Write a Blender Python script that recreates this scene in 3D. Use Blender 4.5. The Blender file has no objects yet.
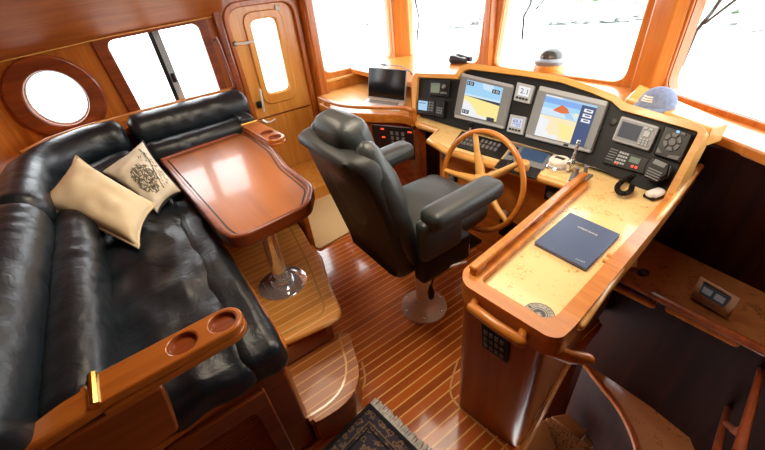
import bpy, bmesh, math, random
from mathutils import Vector, Matrix, noise
random.seed(4)
S = 0.8                      # layout units -> metres
H = 2.1                      # camera height in layout units
col = bpy.context.scene.collection
V = Vector

# ------------------------------------------------------------------ camera frame (measured from vanishing points)
F, CX, CY = 360., 382.5, 225.
def _r0(u, v): return V((u-CX, -(v-CY), -F))
UP = -_r0(443, 740).normalized()
FW = _r0(1052, -106); FW = (FW - FW.dot(UP)*UP).normalized()
RT = FW.cross(UP)
def ray(u, v):
    r = _r0(u, v); return V((RT.dot(r), FW.dot(r), UP.dot(r)))
def at(u, v, z):             # photo point -> point on the horizontal plane z
    r = ray(u, v); t = (z-H)/r.z; return V((t*r.x, t*r.y, z))
def atX(u, v, X):
    r = ray(u, v); t = X/r.x; return V((X, t*r.y, H+t*r.z))
def atY(u, v, Y):
    r = ray(u, v); t = Y/r.y; return V((t*r.x, Y, H+t*r.z))
def plane_at(p0, n):
    def f(u, v, off=0.0):
        r = ray(u, v); q = p0 + n*off; t = (q - V((0, 0, H))).dot(n)/r.dot(n)
        return V((0, 0, H)) + r*t
    return f

# ------------------------------------------------------------------ materials
def mat(name, color=(.5, .5, .5), rough=.5, metal=0., coat=0., emis=None, estr=1., spec=.5, trans=0.):
    m = bpy.data.materials.new(name); m.use_nodes = True
    b = m.node_tree.nodes['Principled BSDF']
    b.inputs['Base Color'].default_value = (*color, 1)
    b.inputs['Roughness'].default_value = rough
    b.inputs['Metallic'].default_value = metal
    b.inputs['Coat Weight'].default_value = coat
    b.inputs['Coat Roughness'].default_value = .08
    b.inputs['Specular IOR Level'].default_value = spec
    if emis:
        b.inputs['Emission Color'].default_value = (*emis, 1); b.inputs['Emission Strength'].default_value = estr
    return m
def N(m, t, **k):
    n = m.node_tree.nodes.new(t)
    for a, b in k.items(): setattr(n, a, b)
    return n
def L(m, a, b): m.node_tree.links.new(a, b)
def bsdf(m): return m.node_tree.nodes['Principled BSDF']
def coords(m, scale, kind='Position'):
    g = N(m, 'ShaderNodeNewGeometry'); mp = N(m, 'ShaderNodeMapping')
    mp.inputs['Scale'].default_value = scale
    L(m, g.outputs['Position'], mp.inputs['Vector']); return mp.outputs['Vector']
def ramp(m, fac, stops):
    r = N(m, 'ShaderNodeValToRGB'); e = r.color_ramp.elements
    while len(e) < len(stops): e.new(.5)
    for i, (p, c) in enumerate(stops): e[i].position = p; e[i].color = (*c, 1)
    L(m, fac, r.inputs['Fac']); return r.outputs['Color']
def bump(m, h, strength=.2, dist=.01):
    b = N(m, 'ShaderNodeBump'); b.inputs['Strength'].default_value = strength; b.inputs['Distance'].default_value = dist
    L(m, h, b.inputs['Height']); L(m, b.outputs['Normal'], bsdf(m).inputs['Normal'])
def wood(name, c1, c2, axis=0, rough=.30, coat=.32, fine=26.):
    m = mat(name, c1, rough, coat=coat)
    sc = [fine]*3; sc[axis] = fine*.07
    v = coords(m, sc)
    n = N(m, 'ShaderNodeTexNoise'); n.inputs['Scale'].default_value = 1.; n.inputs['Detail'].default_value = 5; n.inputs['Distortion'].default_value = .6
    L(m, v, n.inputs['Vector'])
    mid = tuple((a+b)/2 for a, b in zip(c1, c2))
    L(m, ramp(m, n.outputs['Fac'], [(.3, c2), (.5, mid), (.68, c1)]), bsdf(m).inputs['Base Color'])
    return m
def strips(name, base1, base2, line, spacing, width, axis='X', rough=.15, coat=.8, grain_axis=1):
    m = mat(name, base1, rough, coat=coat)
    sc = [22.]*3; sc[grain_axis] = 1.6
    v = coords(m, sc); n = N(m, 'ShaderNodeTexNoise'); n.inputs['Scale'].default_value = 1.; n.inputs['Detail'].default_value = 4
    L(m, v, n.inputs['Vector'])
    g = N(m, 'ShaderNodeNewGeometry'); sp = N(m, 'ShaderNodeSeparateXYZ'); L(m, g.outputs['Position'], sp.inputs[0])
    d = N(m, 'ShaderNodeMath', operation='DIVIDE'); d.inputs[1].default_value = spacing*S; L(m, sp.outputs[axis], d.inputs[0])
    fl = N(m, 'ShaderNodeMath', operation='FLOOR'); L(m, d.outputs[0], fl.inputs[0])
    wn = N(m, 'ShaderNodeTexWhiteNoise', noise_dimensions='1D'); L(m, fl.outputs[0], wn.inputs['W'])
    fr = N(m, 'ShaderNodeMath', operation='FRACT'); L(m, d.outputs[0], fr.inputs[0])
    lt = N(m, 'ShaderNodeMath', operation='LESS_THAN'); lt.inputs[1].default_value = width; L(m, fr.outputs[0], lt.inputs[0])
    ad = N(m, 'ShaderNodeMath', operation='MULTIPLY_ADD'); ad.inputs[1].default_value = .45; L(m, wn.outputs['Value'], ad.inputs[0])
    sb = N(m, 'ShaderNodeMath', operation='MULTIPLY'); sb.inputs[1].default_value = .6; L(m, n.outputs['Fac'], sb.inputs[0]); L(m, sb.outputs[0], ad.inputs[2])
    c = ramp(m, ad.outputs[0], [(.15, base2), (.75, base1)])
    mx = N(m, 'ShaderNodeMix', data_type='RGBA'); L(m, lt.outputs[0], mx.inputs['Factor']); L(m, c, mx.inputs['A']); mx.inputs['B'].default_value = (*line, 1)
    L(m, mx.outputs['Result'], bsdf(m).inputs['Base Color'])
    return m
M = {}
M['wood'] = wood('varnished_cherry', (.56, .175, .022), (.36, .090, .011), 2)
M['wood_h'] = wood('varnished_cherry_level', (.54, .165, .022), (.34, .085, .011), 1)
M['wood_x'] = wood('varnished_cherry_athwart', (.68, .25, .035), (.46, .14, .016), 0)
M['honey'] = wood('honey_teak', (.80, .39, .075), (.66, .27, .040), 2)
M['light'] = wood('pale_rim_wood', (.86, .50, .15), (.74, .36, .08), 0, rough=.3)
M['dark'] = wood('shaded_mahogany', (.024, .0045, .0018), (.011, .0025, .001), 2, rough=.6, coat=.0)  # dark wood, darkened further: the stairwell's shade is put into the colour
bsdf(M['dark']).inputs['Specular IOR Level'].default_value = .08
M['darkrim'] = wood('mahogany_edge', (.30, .065, .013), (.15, .028, .008), 1)
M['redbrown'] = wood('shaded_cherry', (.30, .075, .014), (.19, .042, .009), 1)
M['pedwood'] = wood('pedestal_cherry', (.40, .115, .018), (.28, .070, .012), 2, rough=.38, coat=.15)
M['post'] = wood('orange_post_wood', (.66, .25, .045), (.52, .17, .026), 2)
M['ceil'] = wood('overhead_panel', (.46, .145, .024), (.33, .09, .015), 1, rough=.55, coat=.05)
M['tabletop'] = wood('table_veneer', (.50, .175, .05), (.38, .12, .032), 0, rough=.32, coat=.35, fine=9)
M['floor'] = strips('teak_and_holly', (.54, .135, .022), (.31, .065, .012), (.80, .44, .12), .058, .15)
M['deck'] = strips('platform_teak', (.80, .35, .07), (.62, .24, .04), (.92, .60, .24), .058, .13, rough=.3, coat=.25)
M['stepdeck'] = strips('step_teak', (.46, .15, .028), (.30, .085, .015), (.66, .34, .11), .058, .13, rough=.4, coat=.1)
M['inlay'] = mat('holly_inlay', (.62, .32, .09), .25, coat=.5)
def burlm(name, a, b, c, r=.25):
    m = mat(name, a, r, coat=.6)
    v = coords(m, (1, 1, 1))
    n1 = N(m, 'ShaderNodeTexNoise'); n1.inputs['Scale'].default_value = 14; n1.inputs['Detail'].default_value = 3; n1.inputs['Distortion'].default_value = 1.2; L(m, v, n1.inputs['Vector'])
    n2 = N(m, 'ShaderNodeTexNoise'); n2.inputs['Scale'].default_value = 95; n2.inputs['Detail'].default_value = 2; L(m, v, n2.inputs['Vector'])
    mu = N(m, 'ShaderNodeMath', operation='MULTIPLY'); L(m, n1.outputs['Fac'], mu.inputs[0]); L(m, n2.outputs['Fac'], mu.inputs[1])
    L(m, ramp(m, mu.outputs[0], [(.12, a), (.31, a), (.37, b), (.50, c)]), bsdf(m).inputs['Base Color'])
    return m
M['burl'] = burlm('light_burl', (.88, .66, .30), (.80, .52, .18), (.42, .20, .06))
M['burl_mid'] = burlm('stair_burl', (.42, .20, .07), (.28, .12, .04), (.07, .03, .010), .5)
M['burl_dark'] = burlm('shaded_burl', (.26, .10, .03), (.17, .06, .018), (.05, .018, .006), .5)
def leather(name, c, rough=.36, wr=.35, sc=16):
    m = mat(name, c, rough, spec=.5)
    v = coords(m, (1, 1, 1))
    n = N(m, 'ShaderNodeTexNoise'); n.inputs['Scale'].default_value = sc; n.inputs['Detail'].default_value = 6; n.inputs['Distortion'].default_value = 1.4
    L(m, v, n.inputs['Vector']); bump(m, n.outputs['Fac'], wr, .02); return m
M['leather'] = leather('black_leather', (.008, .013, .018), .36, .16)
M['leather_soft'] = leather('creased_leather', (.008, .013, .019), .36, .35, 7)
M['leather_grey'] = leather('charcoal_leather', (.034, .042, .043), .40, .10, 60)
M['shell'] = leather('chair_back_shell', (.013, .014, .014), .5, .1, 80)
M['steel'] = mat('brushed_steel', (.82, .82, .82), .30, .3)  # pale base colour stands in for window reflections on the steel
M['chrome'] = mat('chrome', (.80, .83, .87), .09, .75)
M['brass'] = mat('brass', (.62, .42, .12), .25, 1.)
M['black'] = mat('black_panel', (.007, .009, .010), .5, spec=.3)
M['blackpl'] = mat('black_plastic', (.006, .006, .007), .38, spec=.35)
M['grey'] = mat('grey_bezel', (.19, .215, .24), .35)
M['greyl'] = mat('light_grey_bezel', (.40, .45, .50), .4)
M['key'] = mat('rubber_keys', (.15, .155, .16), .5)
M['white'] = mat('white_plastic', (.8, .8, .76), .35)
M['red'] = mat('red_lamp', (.7, .05, .02), .4, emis=(1, .08, .03), estr=1.2)
def em(name, c, s=1.): return mat(name, (0, 0, 0), .4, emis=c, estr=s, spec=.3)
E_ = {k: em('screen_'+k, c, 1.) for k, c in dict(sky=(.36, .66, .92), pale=(.62, .80, .95), yellow=(.95, .82, .32), sand=(.93, .80, .52), white=(.85, .87, .9),
      navy=(.03, .07, .20), red=(.75, .16, .05), blue=(.22, .42, .85), dark=(.03, .04, .06), lcd=(.62, .66, .85), green=(.20, .22, .14), bluel=(.38, .62, .85), slate=(.06, .10, .17)).items()}
M['blue_cover'] = mat('blue_cover', (.055, .095, .19), .32)
M['pages'] = mat('pages', (.55, .55, .55), .7)
M['rope'] = mat('pale_mat', (.78, .62, .34), .9)
M['carpet'] = mat('stair_carpet', (.15, .085, .035), .95)
def fabric(name, c1, c2, sc, rough=.9):
    m = mat(name, c1, rough); v = coords(m, (1, 1, 1))
    n = N(m, 'ShaderNodeTexNoise'); n.inputs['Scale'].default_value = sc; n.inputs['Detail'].default_value = 4; L(m, v, n.inputs['Vector'])
    L(m, ramp(m, n.outputs['Fac'], [(.35, c2), (.6, c1)]), bsdf(m).inputs['Base Color']); bump(m, n.outputs['Fac'], .2, .004); return m
M['beige'] = fabric('beige_cotton', (.80, .68, .46), (.74, .60, .38), 9)
M['linen'] = fabric('cream_linen', (.76, .70, .58), (.66, .60, .48), 12)
M['print'] = fabric('dark_print', (.20, .19, .14), (.05, .05, .04), 75)
M['capblue'] = fabric('blue_twill', (.24, .32, .50), (.18, .25, .42), 60)
M['capdark'] = mat('cap_underside', (.02, .02, .03), .8)
M['rugm'] = None
M['fringe'] = fabric('rug_fringe', (.66, .65, .62), (.40, .40, .38), 70)
M['glass'] = None
def mk_glass():
    m = bpy.data.materials.new('window_glass'); m.use_nodes = True; nt = m.node_tree; nt.nodes.clear()
    o = nt.nodes.new('ShaderNodeOutputMaterial'); mx = nt.nodes.new('ShaderNodeMixShader'); t = nt.nodes.new('ShaderNodeBsdfTransparent'); g = nt.nodes.new('ShaderNodeBsdfGlossy')
    t.inputs[0].default_value = (.97, .98, .98, 1); g.inputs['Roughness'].default_value = .02; mx.inputs[0].default_value = .06
    nt.links.new(t.outputs[0], mx.inputs[1]); nt.links.new(g.outputs[0], mx.inputs[2]); nt.links.new(mx.outputs[0], o.inputs[0]); return m
M['glass'] = mk_glass()

# ------------------------------------------------------------------ mesh builder
def rr(cx, cy, w, h, r, seg=5):
    pts = []
    for sx, sy, a0 in ((1, 1, 0), (-1, 1, 90), (-1, -1, 180), (1, -1, 270)):
        for i in range(seg+1):
            a = math.radians(a0+90*i/seg)
            pts.append((cx+sx*(w/2-r)+r*math.cos(a), cy+sy*(h/2-r)+r*math.sin(a)))
    return pts
def fillet(pts, r, seg=5):
    out = []; n = len(pts); rs = r if isinstance(r, (list, tuple)) else [r]*n
    for i in range(n):
        p = V(pts[i]); a = V(pts[i-1])-p; b = V(pts[(i+1) % n])-p
        k = min(rs[i], a.length*.45, b.length*.45)
        if k < 1e-4: out.append(tuple(p)); continue
        A = p+a.normalized()*k; B = p+b.normalized()*k
        for j in range(seg+1):
            t = j/seg; out.append(tuple((1-t)**2*A+2*t*(1-t)*p+t*t*B))
    return out
def poly_offset(pts, d):     # closed polygon, offset to the left of travel
    out = []; n = len(pts)
    for i in range(n):
        a = V(pts[i-1][:2]); p = V(pts[i][:2]); b = V(pts[(i+1) % n][:2])
        e1 = (p-a).normalized(); e2 = (b-p).normalized()
        n1 = V((-e1.y, e1.x)); n2 = V((-e2.y, e2.x)); m = (n1+n2)
        if m.length < 1e-6: m = n1
        m.normalize(); k = d/max(.4, m.dot(n1)); out.append(tuple(p+m*k))
    return out
class MB:
    def __init__(s): s.bm = bmesh.new(); s.mi = 0
    def vs(s, pts): return [s.bm.verts.new(p) for p in pts]
    def f(s, vs, mi=None):
        try:
            f = s.bm.faces.new(vs); f.material_index = s.mi if mi is None else mi; return f
        except ValueError: return None
    def face(s, pts): s.f(s.vs(pts)); return s
    def slab(s, pts, vec):            # 3-D polygon pushed along vec
        a = s.vs([V(p) for p in pts]); b = s.vs([V(p)+V(vec) for p in pts]); n = len(a)
        s.f(a[::-1]); s.f(b)
        for i in range(n): s.f([a[i], a[(i+1) % n], b[(i+1) % n], b[i]])
        return s
    def prism(s, pts, z0, z1): return s.slab([(p[0], p[1], z0) for p in pts], (0, 0, z1-z0))
    def box(s, x0, x1, y0, y1, z0, z1): return s.prism([(x0, y0), (x1, y0), (x1, y1), (x0, y1)], z0, z1)
    def obox(s, c, size, R=None):
        hx, hy, hz = [k/2 for k in size]; R = R or Matrix.Identity(3); c = V(c)
        return s.slab([c+R@V((x*hx, y*hy, -hz)) for x, y in ((-1, -1), (1, -1), (1, 1), (-1, 1))], R@V((0, 0, 2*hz)))
    def loft(s, rings, caps=True, close=True):
        R = [s.vs(r) for r in rings]; n = len(R[0])
        for a, b in zip(R, R[1:]):
            for i in range(n if close else n-1): s.f([a[i], a[(i+1) % n], b[(i+1) % n], b[i]])
        if caps and close: s.f(R[0][::-1]); s.f(R[-1])
        return R
    def tube(s, pts, r, seg=10, closed=False, round_end=False):
        pts = [V(p) for p in pts]; n = len(pts); rs = r if isinstance(r, (list, tuple)) else [r]*n
        if round_end and not closed:
            d0 = (pts[0]-pts[1]).normalized()*rs[0]; d1 = (pts[-1]-pts[-2]).normalized()*rs[-1]
            pts = [pts[0]+d0, pts[0]+d0*.7]+pts+[pts[-1]+d1*.7, pts[-1]+d1]
            rs = [rs[0]*.15, rs[0]*.7]+list(rs)+[rs[-1]*.7, rs[-1]*.15]; n = len(pts)
        rings = []; up = None
        for i, p in enumerate(pts):
            t = (pts[(i+1) % n]-pts[i-1]) if closed else (pts[min(i+1, n-1)]-pts[max(i-1, 0)])
            t.normalize()
            if up is None: up = t.orthogonal().normalized()
            up = (up-t*up.dot(t)); up = up.normalized() if up.length > 1e-5 else t.orthogonal().normalized()
            w = t.cross(up)
            rings.append([p+(up*math.cos(2*math.pi*k/seg)+w*math.sin(2*math.pi*k/seg))*rs[i] for k in range(seg)])
        if closed:
            R = [s.vs(r_) for r_ in rings]
            # match twist between last and first ring
            off = min(range(seg), key=lambda o: (R[-1][0].co-R[0][o].co).length)
            for a, b, o in [(R[i], R[i+1], 0) for i in range(n-1)]+[(R[-1], R[0], off)]:
                for k in range(seg): s.f([a[k], a[(k+1) % seg], b[(k+1+o) % seg], b[(k+o) % seg]])
        else: s.loft(rings)
        return s
    def lathe(s, prof, c, seg=24, R=None):
        R = R or Matrix.Identity(3); c = V(c)
        s.loft([[c+R@V((r*math.cos(2*math.pi*k/seg), r*math.sin(2*math.pi*k/seg), h)) for k in range(seg)] for r, h in prof]); return s
    def plate(s, outer, holes, fr, thick):      # fr(x,y)->3-D ; thick = vector
        es = []
        for loop in [outer]+holes:
            v = s.vs([fr(*p) for p in loop]); n = len(v)
            es += [s.bm.edges.new((v[i], v[(i+1) % n])) for i in range(n)]
        r = bmesh.ops.triangle_fill(s.bm, use_beauty=True, use_dissolve=False, edges=es)
        fs = [g for g in r['geom'] if isinstance(g, bmesh.types.BMFace)]
        for f in fs: f.material_index = s.mi
        e = bmesh.ops.extrude_face_region(s.bm, geom=fs)
        nv = [g for g in e['geom'] if isinstance(g, bmesh.types.BMVert)]
        bmesh.ops.translate(s.bm, verts=nv, vec=V(thick)); return s
    def rbox(s, c, size, r, R=None, n=10, puff=0., wr=0., seed=0.):
        """soft rounded box with optional puffed faces and wrinkles"""
        R = R or Matrix.Identity(3); c = V(c); h = V(size)/2; r = min(r, *(h))*0.999
        def g(k, hh):
            # nodes denser at the rounded ends
            a = [-hh+r*(1-math.cos(math.pi/2*i/3)) for i in range(4)]; m = [-hh+r+(2*hh-2*r)*i/n for i in range(1, n)]
            return a+m+[-x for x in a[::-1]]
        ax = [g(k, h[k]) for k in range(3)]
        def put(x, y, z):
            p = V((x, y, z)); q = V([max(-h[k]+r, min(h[k]-r, p[k])) for k in range(3)]); d = p-q
            if d.length > 1e-7:
                # project cube corner to sphere
                m = max(abs(d[0]), abs(d[1]), abs(d[2])); d = d.normalized()*r if m > r*.999 else d.normalized()*m
            p = q+d
            if puff:
                k = [1-(min(1, abs(p[i])/h[i]))**2 for i in range(3)]
                for i in range(3):
                    o = [k[j] for j in range(3) if j != i]; p[i] += (p[i]/h[i])*puff*(o[0]*o[1])**.7
            if wr: p += V((0, 0, 1))*wr*noise.noise(V((p.x*5+seed, p.y*9, p.z*4)))+V((1, 1, 0))*wr*.5*noise.noise(V((p.x*7, p.y*7+seed, p.z*9)))
            return c+R@p
        cache = {}
        def vert(i, j, k):
            K = (i, j, k)
            if K not in cache: cache[K] = s.bm.verts.new(put(ax[0][i], ax[1][j], ax[2][k]))
            return cache[K]
        nx, ny, nz = [len(a)-1 for a in ax]
        for i in range(nx):
            for j in range(ny):
                s.f([vert(i, j, 0), vert(i, j+1, 0), vert(i+1, j+1, 0), vert(i+1, j, 0)]); s.f([vert(i, j, nz), vert(i+1, j, nz), vert(i+1, j+1, nz), vert(i, j+1, nz)])
        for i in range(nx):
            for k in range(nz):
                s.f([vert(i, 0, k), vert(i+1, 0, k), vert(i+1, 0, k+1), vert(i, 0, k+1)]); s.f([vert(i, ny, k), vert(i, ny, k+1), vert(i+1, ny, k+1), vert(i+1, ny, k)])
        for j in range(ny):
            for k in range(nz):
                s.f([vert(0, j, k), vert(0, j, k+1), vert(0, j+1, k+1), vert(0, j+1, k)]); s.f([vert(nx, j, k), vert(nx, j+1, k), vert(nx, j+1, k+1), vert(nx, j, k+1)])
        return s
    def sweep(s, path, section, ends=.0, seed=0, wr=0.):
        """section: list of (out,z) swept along plan path of (x,y[,z]); ends: rounded length at both ends"""
        P_ = [V((*p[:2], 0)) for p in path]; n = len(P_)
        cz = sum(q[1] for q in section)/len(section); co = sum(q[0] for q in section)/len(section)
        L_ = [0]
        for a, b in zip(P_, P_[1:]): L_.append(L_[-1]+(b-a).length)
        rings = []
        for i, p in enumerate(P_):
            t = (P_[min(i+1, n-1)]-P_[max(i-1, 0)]).normalized(); nn = V((-t.y, t.x, 0))
            k = 1.
            if ends:
                d = min(L_[i], L_[-1]-L_[i])
                if d < ends: k = math.sqrt(max(.04, 1-(1-d/ends)**2))
                k = .75+.25*k if d >= 1e-6 else .68
            ring = []
            for q in section:
                o = co+(q[0]-co)*k; z = cz+(q[1]-cz)*k; v = p+nn*o+V((0, 0, z))
                if wr: v += nn*wr*noise.noise(V((L_[i]*16+seed, z*5, o*3)))+V((0, 0, wr*.6*noise.noise(V((L_[i]*12, o*6, seed)))))
                ring.append(v)
            rings.append(ring)
        s.loft(rings); return s
    def build(s, name, mats, parent=None, bevel=0., bseg=2, smooth=35, sub=0, label=None):
        bm = s.bm
        if not isinstance(mats, (list, tuple)): mats = [mats]
        bmesh.ops.recalc_face_normals(bm, faces=bm.faces)
        lo = V([min(v.co[i] for v in bm.verts) for i in range(3)]); hi = V([max(v.co[i] for v in bm.verts) for i in range(3)])
        o0 = V(((lo.x+hi.x)/2, (lo.y+hi.y)/2, lo.z))
        for v in bm.verts: v.co = (v.co-o0)*S
        for e in bm.edges:
            if len(e.link_faces) == 2: e.smooth = e.calc_face_angle(0) < math.radians(smooth)
        for f in bm.faces: f.smooth = True
        me = bpy.data.meshes.new(name); bm.to_mesh(me); bm.free()
        for m in mats: me.materials.append(M[m] if isinstance(m, str) else m)
        o = bpy.data.objects.new(name, me); col.objects.link(o)
        pw = V((0, 0, 0))
        if parent: o.parent = parent; pw = WL[parent.name]
        WL[o.name] = o0*S; o.location = o0*S-pw
        if bevel:
            b = o.modifiers.new('bevel', 'BEVEL'); b.width = bevel*S; b.segments = bseg; b.limit_method = 'ANGLE'; b.angle_limit = math.radians(40)
        if sub:
            b = o.modifiers.new('sub', 'SUBSURF'); b.levels = b.render_levels = sub
        if label: o['label'] = label
        return o
WL = {}
def thing(name, label, cat, loc, group=None):
    o = bpy.data.objects.new(name, None); col.objects.link(o); o.location = V(loc)*S; WL[o.name] = V(loc)*S
    o.empty_display_size = .05; o['label'] = label; o['category'] = cat
    if group: o['group'] = group
    return o
def tag(o, label, cat, group=None, kind=None):
    o['label'] = label; o['category'] = cat
    if group: o['group'] = group
    if kind: o['kind'] = kind
    return o
def struct(o, label=None):
    o['kind'] = 'structure'
    if label: o['label'] = label
    return o
def rot(ax, d): return Matrix.Rotation(math.radians(d), 3, ax)
def ellipse(cx, cy, a, b, n=32): return [(cx+a*math.cos(2*math.pi*i/n), cy+b*math.sin(2*math.pi*i/n)) for i in range(n)]
def quad(c):                 # bilinear patch from corners TL,TR,BR,BL with outward offset
    c = [V(p) for p in c]; nn = (c[1]-c[0]).cross(c[3]-c[0]).normalized()
    if nn.dot(V((0, 0, H))-c[0]) < 0: nn = -nn
    return (lambda s, t, off=0.: (c[0]*(1-s)+c[1]*s)*(1-t)+(c[3]*(1-s)+c[2]*s)*t+nn*off), nn
_tc = {}
def text_polys(body):
    if body in _tc: return _tc[body]
    cu = bpy.data.curves.new('t', 'FONT'); cu.body = body; cu.size = 1; cu.resolution_u = 2
    o = bpy.data.objects.new('t', cu); col.objects.link(o)
    me = o.evaluated_get(bpy.context.evaluated_depsgraph_get()).to_mesh()
    vs = [tuple(v.co[:2]) for v in me.vertices]; fs = [tuple(p.vertices) for p in me.polygons]
    xs = [v[0] for v in vs]; ys = [v[1] for v in vs]
    vs = [((x-min(xs))/(max(xs)-min(xs)), (y-min(ys))/(max(ys)-min(ys))) for x, y in vs]
    asp = (max(xs)-min(xs))/(max(ys)-min(ys))
    bpy.data.objects.remove(o); bpy.data.curves.remove(cu)
    _tc[body] = (vs, fs, asp); return _tc[body]
def put_text(mb, body, fn):  # fn(s,t) with t upward
    vs, fs, _ = text_polys(body); v = mb.vs([fn(*p) for p in vs])
    for f in fs: mb.f([v[i] for i in f])

# ================================================================== SHELL
WX = -4.25; FY = 3.3
# floor with stairwell opening
mb = MB(); mb.prism([(-4.4, -1.6), (1.4, -1.6), (1.4, .78), (-.42, .78), (-.42, .93), (-.47, 1.2), (-.51, 1.48), (-.55, 2.0), (-.9, 2.3), (-4.4, 3.4)], -.04, 0)
struct(mb.build('floor', ['floor']), 'glossy reddish teak sole with pale inlaid strips')
# curved pale inlay lines on the floor around the step and the pedestal
def ribbon(pts, w, z, name, label=None, m='inlay', parent=None):
    mb = MB(); n = len(pts); P_ = [V((*p[:2], 0)) for p in pts]; a = []; b = []
    for i, p in enumerate(P_):
        t = (P_[min(i+1, n-1)]-P_[max(i-1, 0)]).normalized(); nn = V((-t.y, t.x, 0))*w/2
        a.append(p+nn+V((0, 0, z))); b.append(p-nn+V((0, 0, z)))
    A = mb.vs(a); B = mb.vs(b)
    for i in range(n-1): mb.f([A[i], A[i+1], B[i+1], B[i]])
    return mb.build(name, [m], parent)
mb = MB()
def smooth_path(pts, it=3):
    pts = [V(p) for p in pts]
    for _ in range(it):
        o = [pts[0]]
        for a, b in zip(pts, pts[1:]): o += [a*.75+b*.25, a*.25+b*.75]
        pts = o+[pts[-1]]
    return pts
struct(ribbon(smooth_path([at(362, 362, 0), at(367, 384, 0), at(350, 408, 0), at(322, 438, 0), at(300, 460, 0)]), .014, .003, 'trim_1'), 'pale inlay line curving around the step')
struct(ribbon(smooth_path([at(458, 360, 0), at(449, 388, 0), at(453, 402, 0), at(480, 425, 0), at(510, 452, 0)]), .012, .003, 'trim_2'), 'pale inlay line around the console pedestal')

# port wall with window, porthole, door and forward window openings
def pw(y, z): return V((WX, y, z))
door_out = fillet([(1.13, .02), (1.83, .02), (1.83, 1.96), (1.13, 1.96)], [0, 0, .14, .14])
win_a = fillet([(.08, 1.15), (.83, 1.15), (.83, 1.885), (.05, 1.85)], .07)
port_c = ellipse(-.475, 1.49, .205, .225)
win_b = fillet([(2.07, 1.17), (3.10, 1.17), (3.10, 2.15), (2.02, 2.15)], .12)
mb = MB(); mb.plate([(-1.6, -1.4), (FY, -1.4), (FY, 2.5), (-1.6, 2.5)], [door_out, win_a, port_c, win_b], pw, (-.07, 0, 0))
struct(mb.build('wall_port', ['wood'], smooth=20), 'orange varnished wood wall on the port side')
def frame_ring(mb, outer, inner, fr, th): mb.plate(outer, [inner], fr, th)
def fr_port(off): return lambda y, z: V((WX+off, y, z))
# window 1: sliding saloon window
w1 = MB(); frame_ring(w1, fillet([(-.02, 1.05), (.90, 1.05), (.92, 1.96), (-.06, 1.92)], .1), win_a, fr_port(.0), (.035, 0, 0))
w1 = struct(w1.build('window_1', ['darkrim'], bevel=.01), 'sliding window with rounded dark wood frame above the settee')
mb = MB(); mb.face([V((WX-.03, y, z)) for y, z in win_a]); mb.build('pane', ['glass'], w1)
mb = MB(); mb.mi = 0
ym = lambda z: .385+.0*(z-1.2)
mb.box(WX-.05, WX-.01, .395, .43, 1.15, 1.87); mb.mi = 1; mb.box(WX-.055, WX-.03, .43, .49, 1.15, 1.87)
mb.build('sash_bar', ['blackpl', 'greyl'], w1)
mb = MB(); mb.box(WX-.03, WX-.005, .44, .475, 1.42, 1.50); mb.build('latch', ['blackpl'], w1, bevel=.005)
# window 2: porthole
w2 = MB(); w2.plate(ellipse(-.475, 1.49, .335, .345), [port_c], fr_port(.0), (.05, 0, 0))
w2 = struct(w2.build('window_2', ['darkrim'], bevel=.018, bseg=3), 'round porthole with thick dark wooden ring')
mb = MB(); mb.face([V((WX-.035, y, z)) for y, z in port_c]); mb.build('pane', ['glass'], w2)
mb = MB(); mb.plate(port_c, [ellipse(-.475, 1.49, .192, .212)], fr_port(-.03), (.015, 0, 0)); mb.build('metal_rim', ['steel'], w2)
# door 1
g_in = fillet([(1.335, 1.10), (1.60, 1.10), (1.62, 1.83), (1.35, 1.83)], .07)
d1 = MB(); d1.plate(poly_offset(door_out, -.004), [g_in], fr_port(-.02), (-.035, 0, 0))
d1 = struct(d1.build('door_1', ['honey'], bevel=.006), 'honey wooden side door with a tall rounded window')
mb = MB(); frame_ring(mb, fillet([(1.26, .98), (1.69, .98), (1.70, 1.91), (1.27, 1.91)], .12), fillet([(1.325, 1.09), (1.61, 1.09), (1.63, 1.84), (1.34, 1.84)], .07), fr_port(-.02), (.02, 0, 0)); mb.build('window_moulding', ['honey'], d1, bevel=.01)
mb = MB(); mb.face([V((WX-.04, y, z)) for y, z in g_in]); mb.build('pane', ['glass'], d1)
mb = MB(); mb.box(WX-.02, WX-.012, 1.15, 1.81, .845, .86); mb.build('panel_groove', ['darkrim'], d1)
mb = MB(); p = lambda u, v: atX(u, v, WX+.03)
mb.tube([p(235, 44), p(246, 43), p(254, 41)], [.012, .013, .011], 8, round_end=True); mb.mi = 1; mb.rbox(p(234, 44)+V((-.02, 0, 0)), (.04, .05, .06), .01, n=2)
mb.build('upper_latch', ['white', 'blackpl'], d1)
mb = MB(); mb.tube([p(260, 90), p(262, 100), p(264, 111)], [.014, .014, .012], 8, round_end=True); mb.mi = 1; mb.rbox(p(260, 105)+V((-.025, 0, 0)), (.04, .06, .07), .01, n=2)
mb.build('lower_latch', ['white', 'blackpl'], d1)
mb = MB(); mb.tube([p(262, 120), p(267, 123)], .016, 8); mb.tube([p(264, 122), p(270, 122), p(275, 119)], .009, 8, round_end=True); mb.build('lever_handle', ['steel'], d1)
mb = MB(); q = atX(277, 8, WX-.01); mb.rbox(q, (.02, .05, .055), .008, n=2); mb.build('alarm_contact', ['white'], d1)
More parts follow.
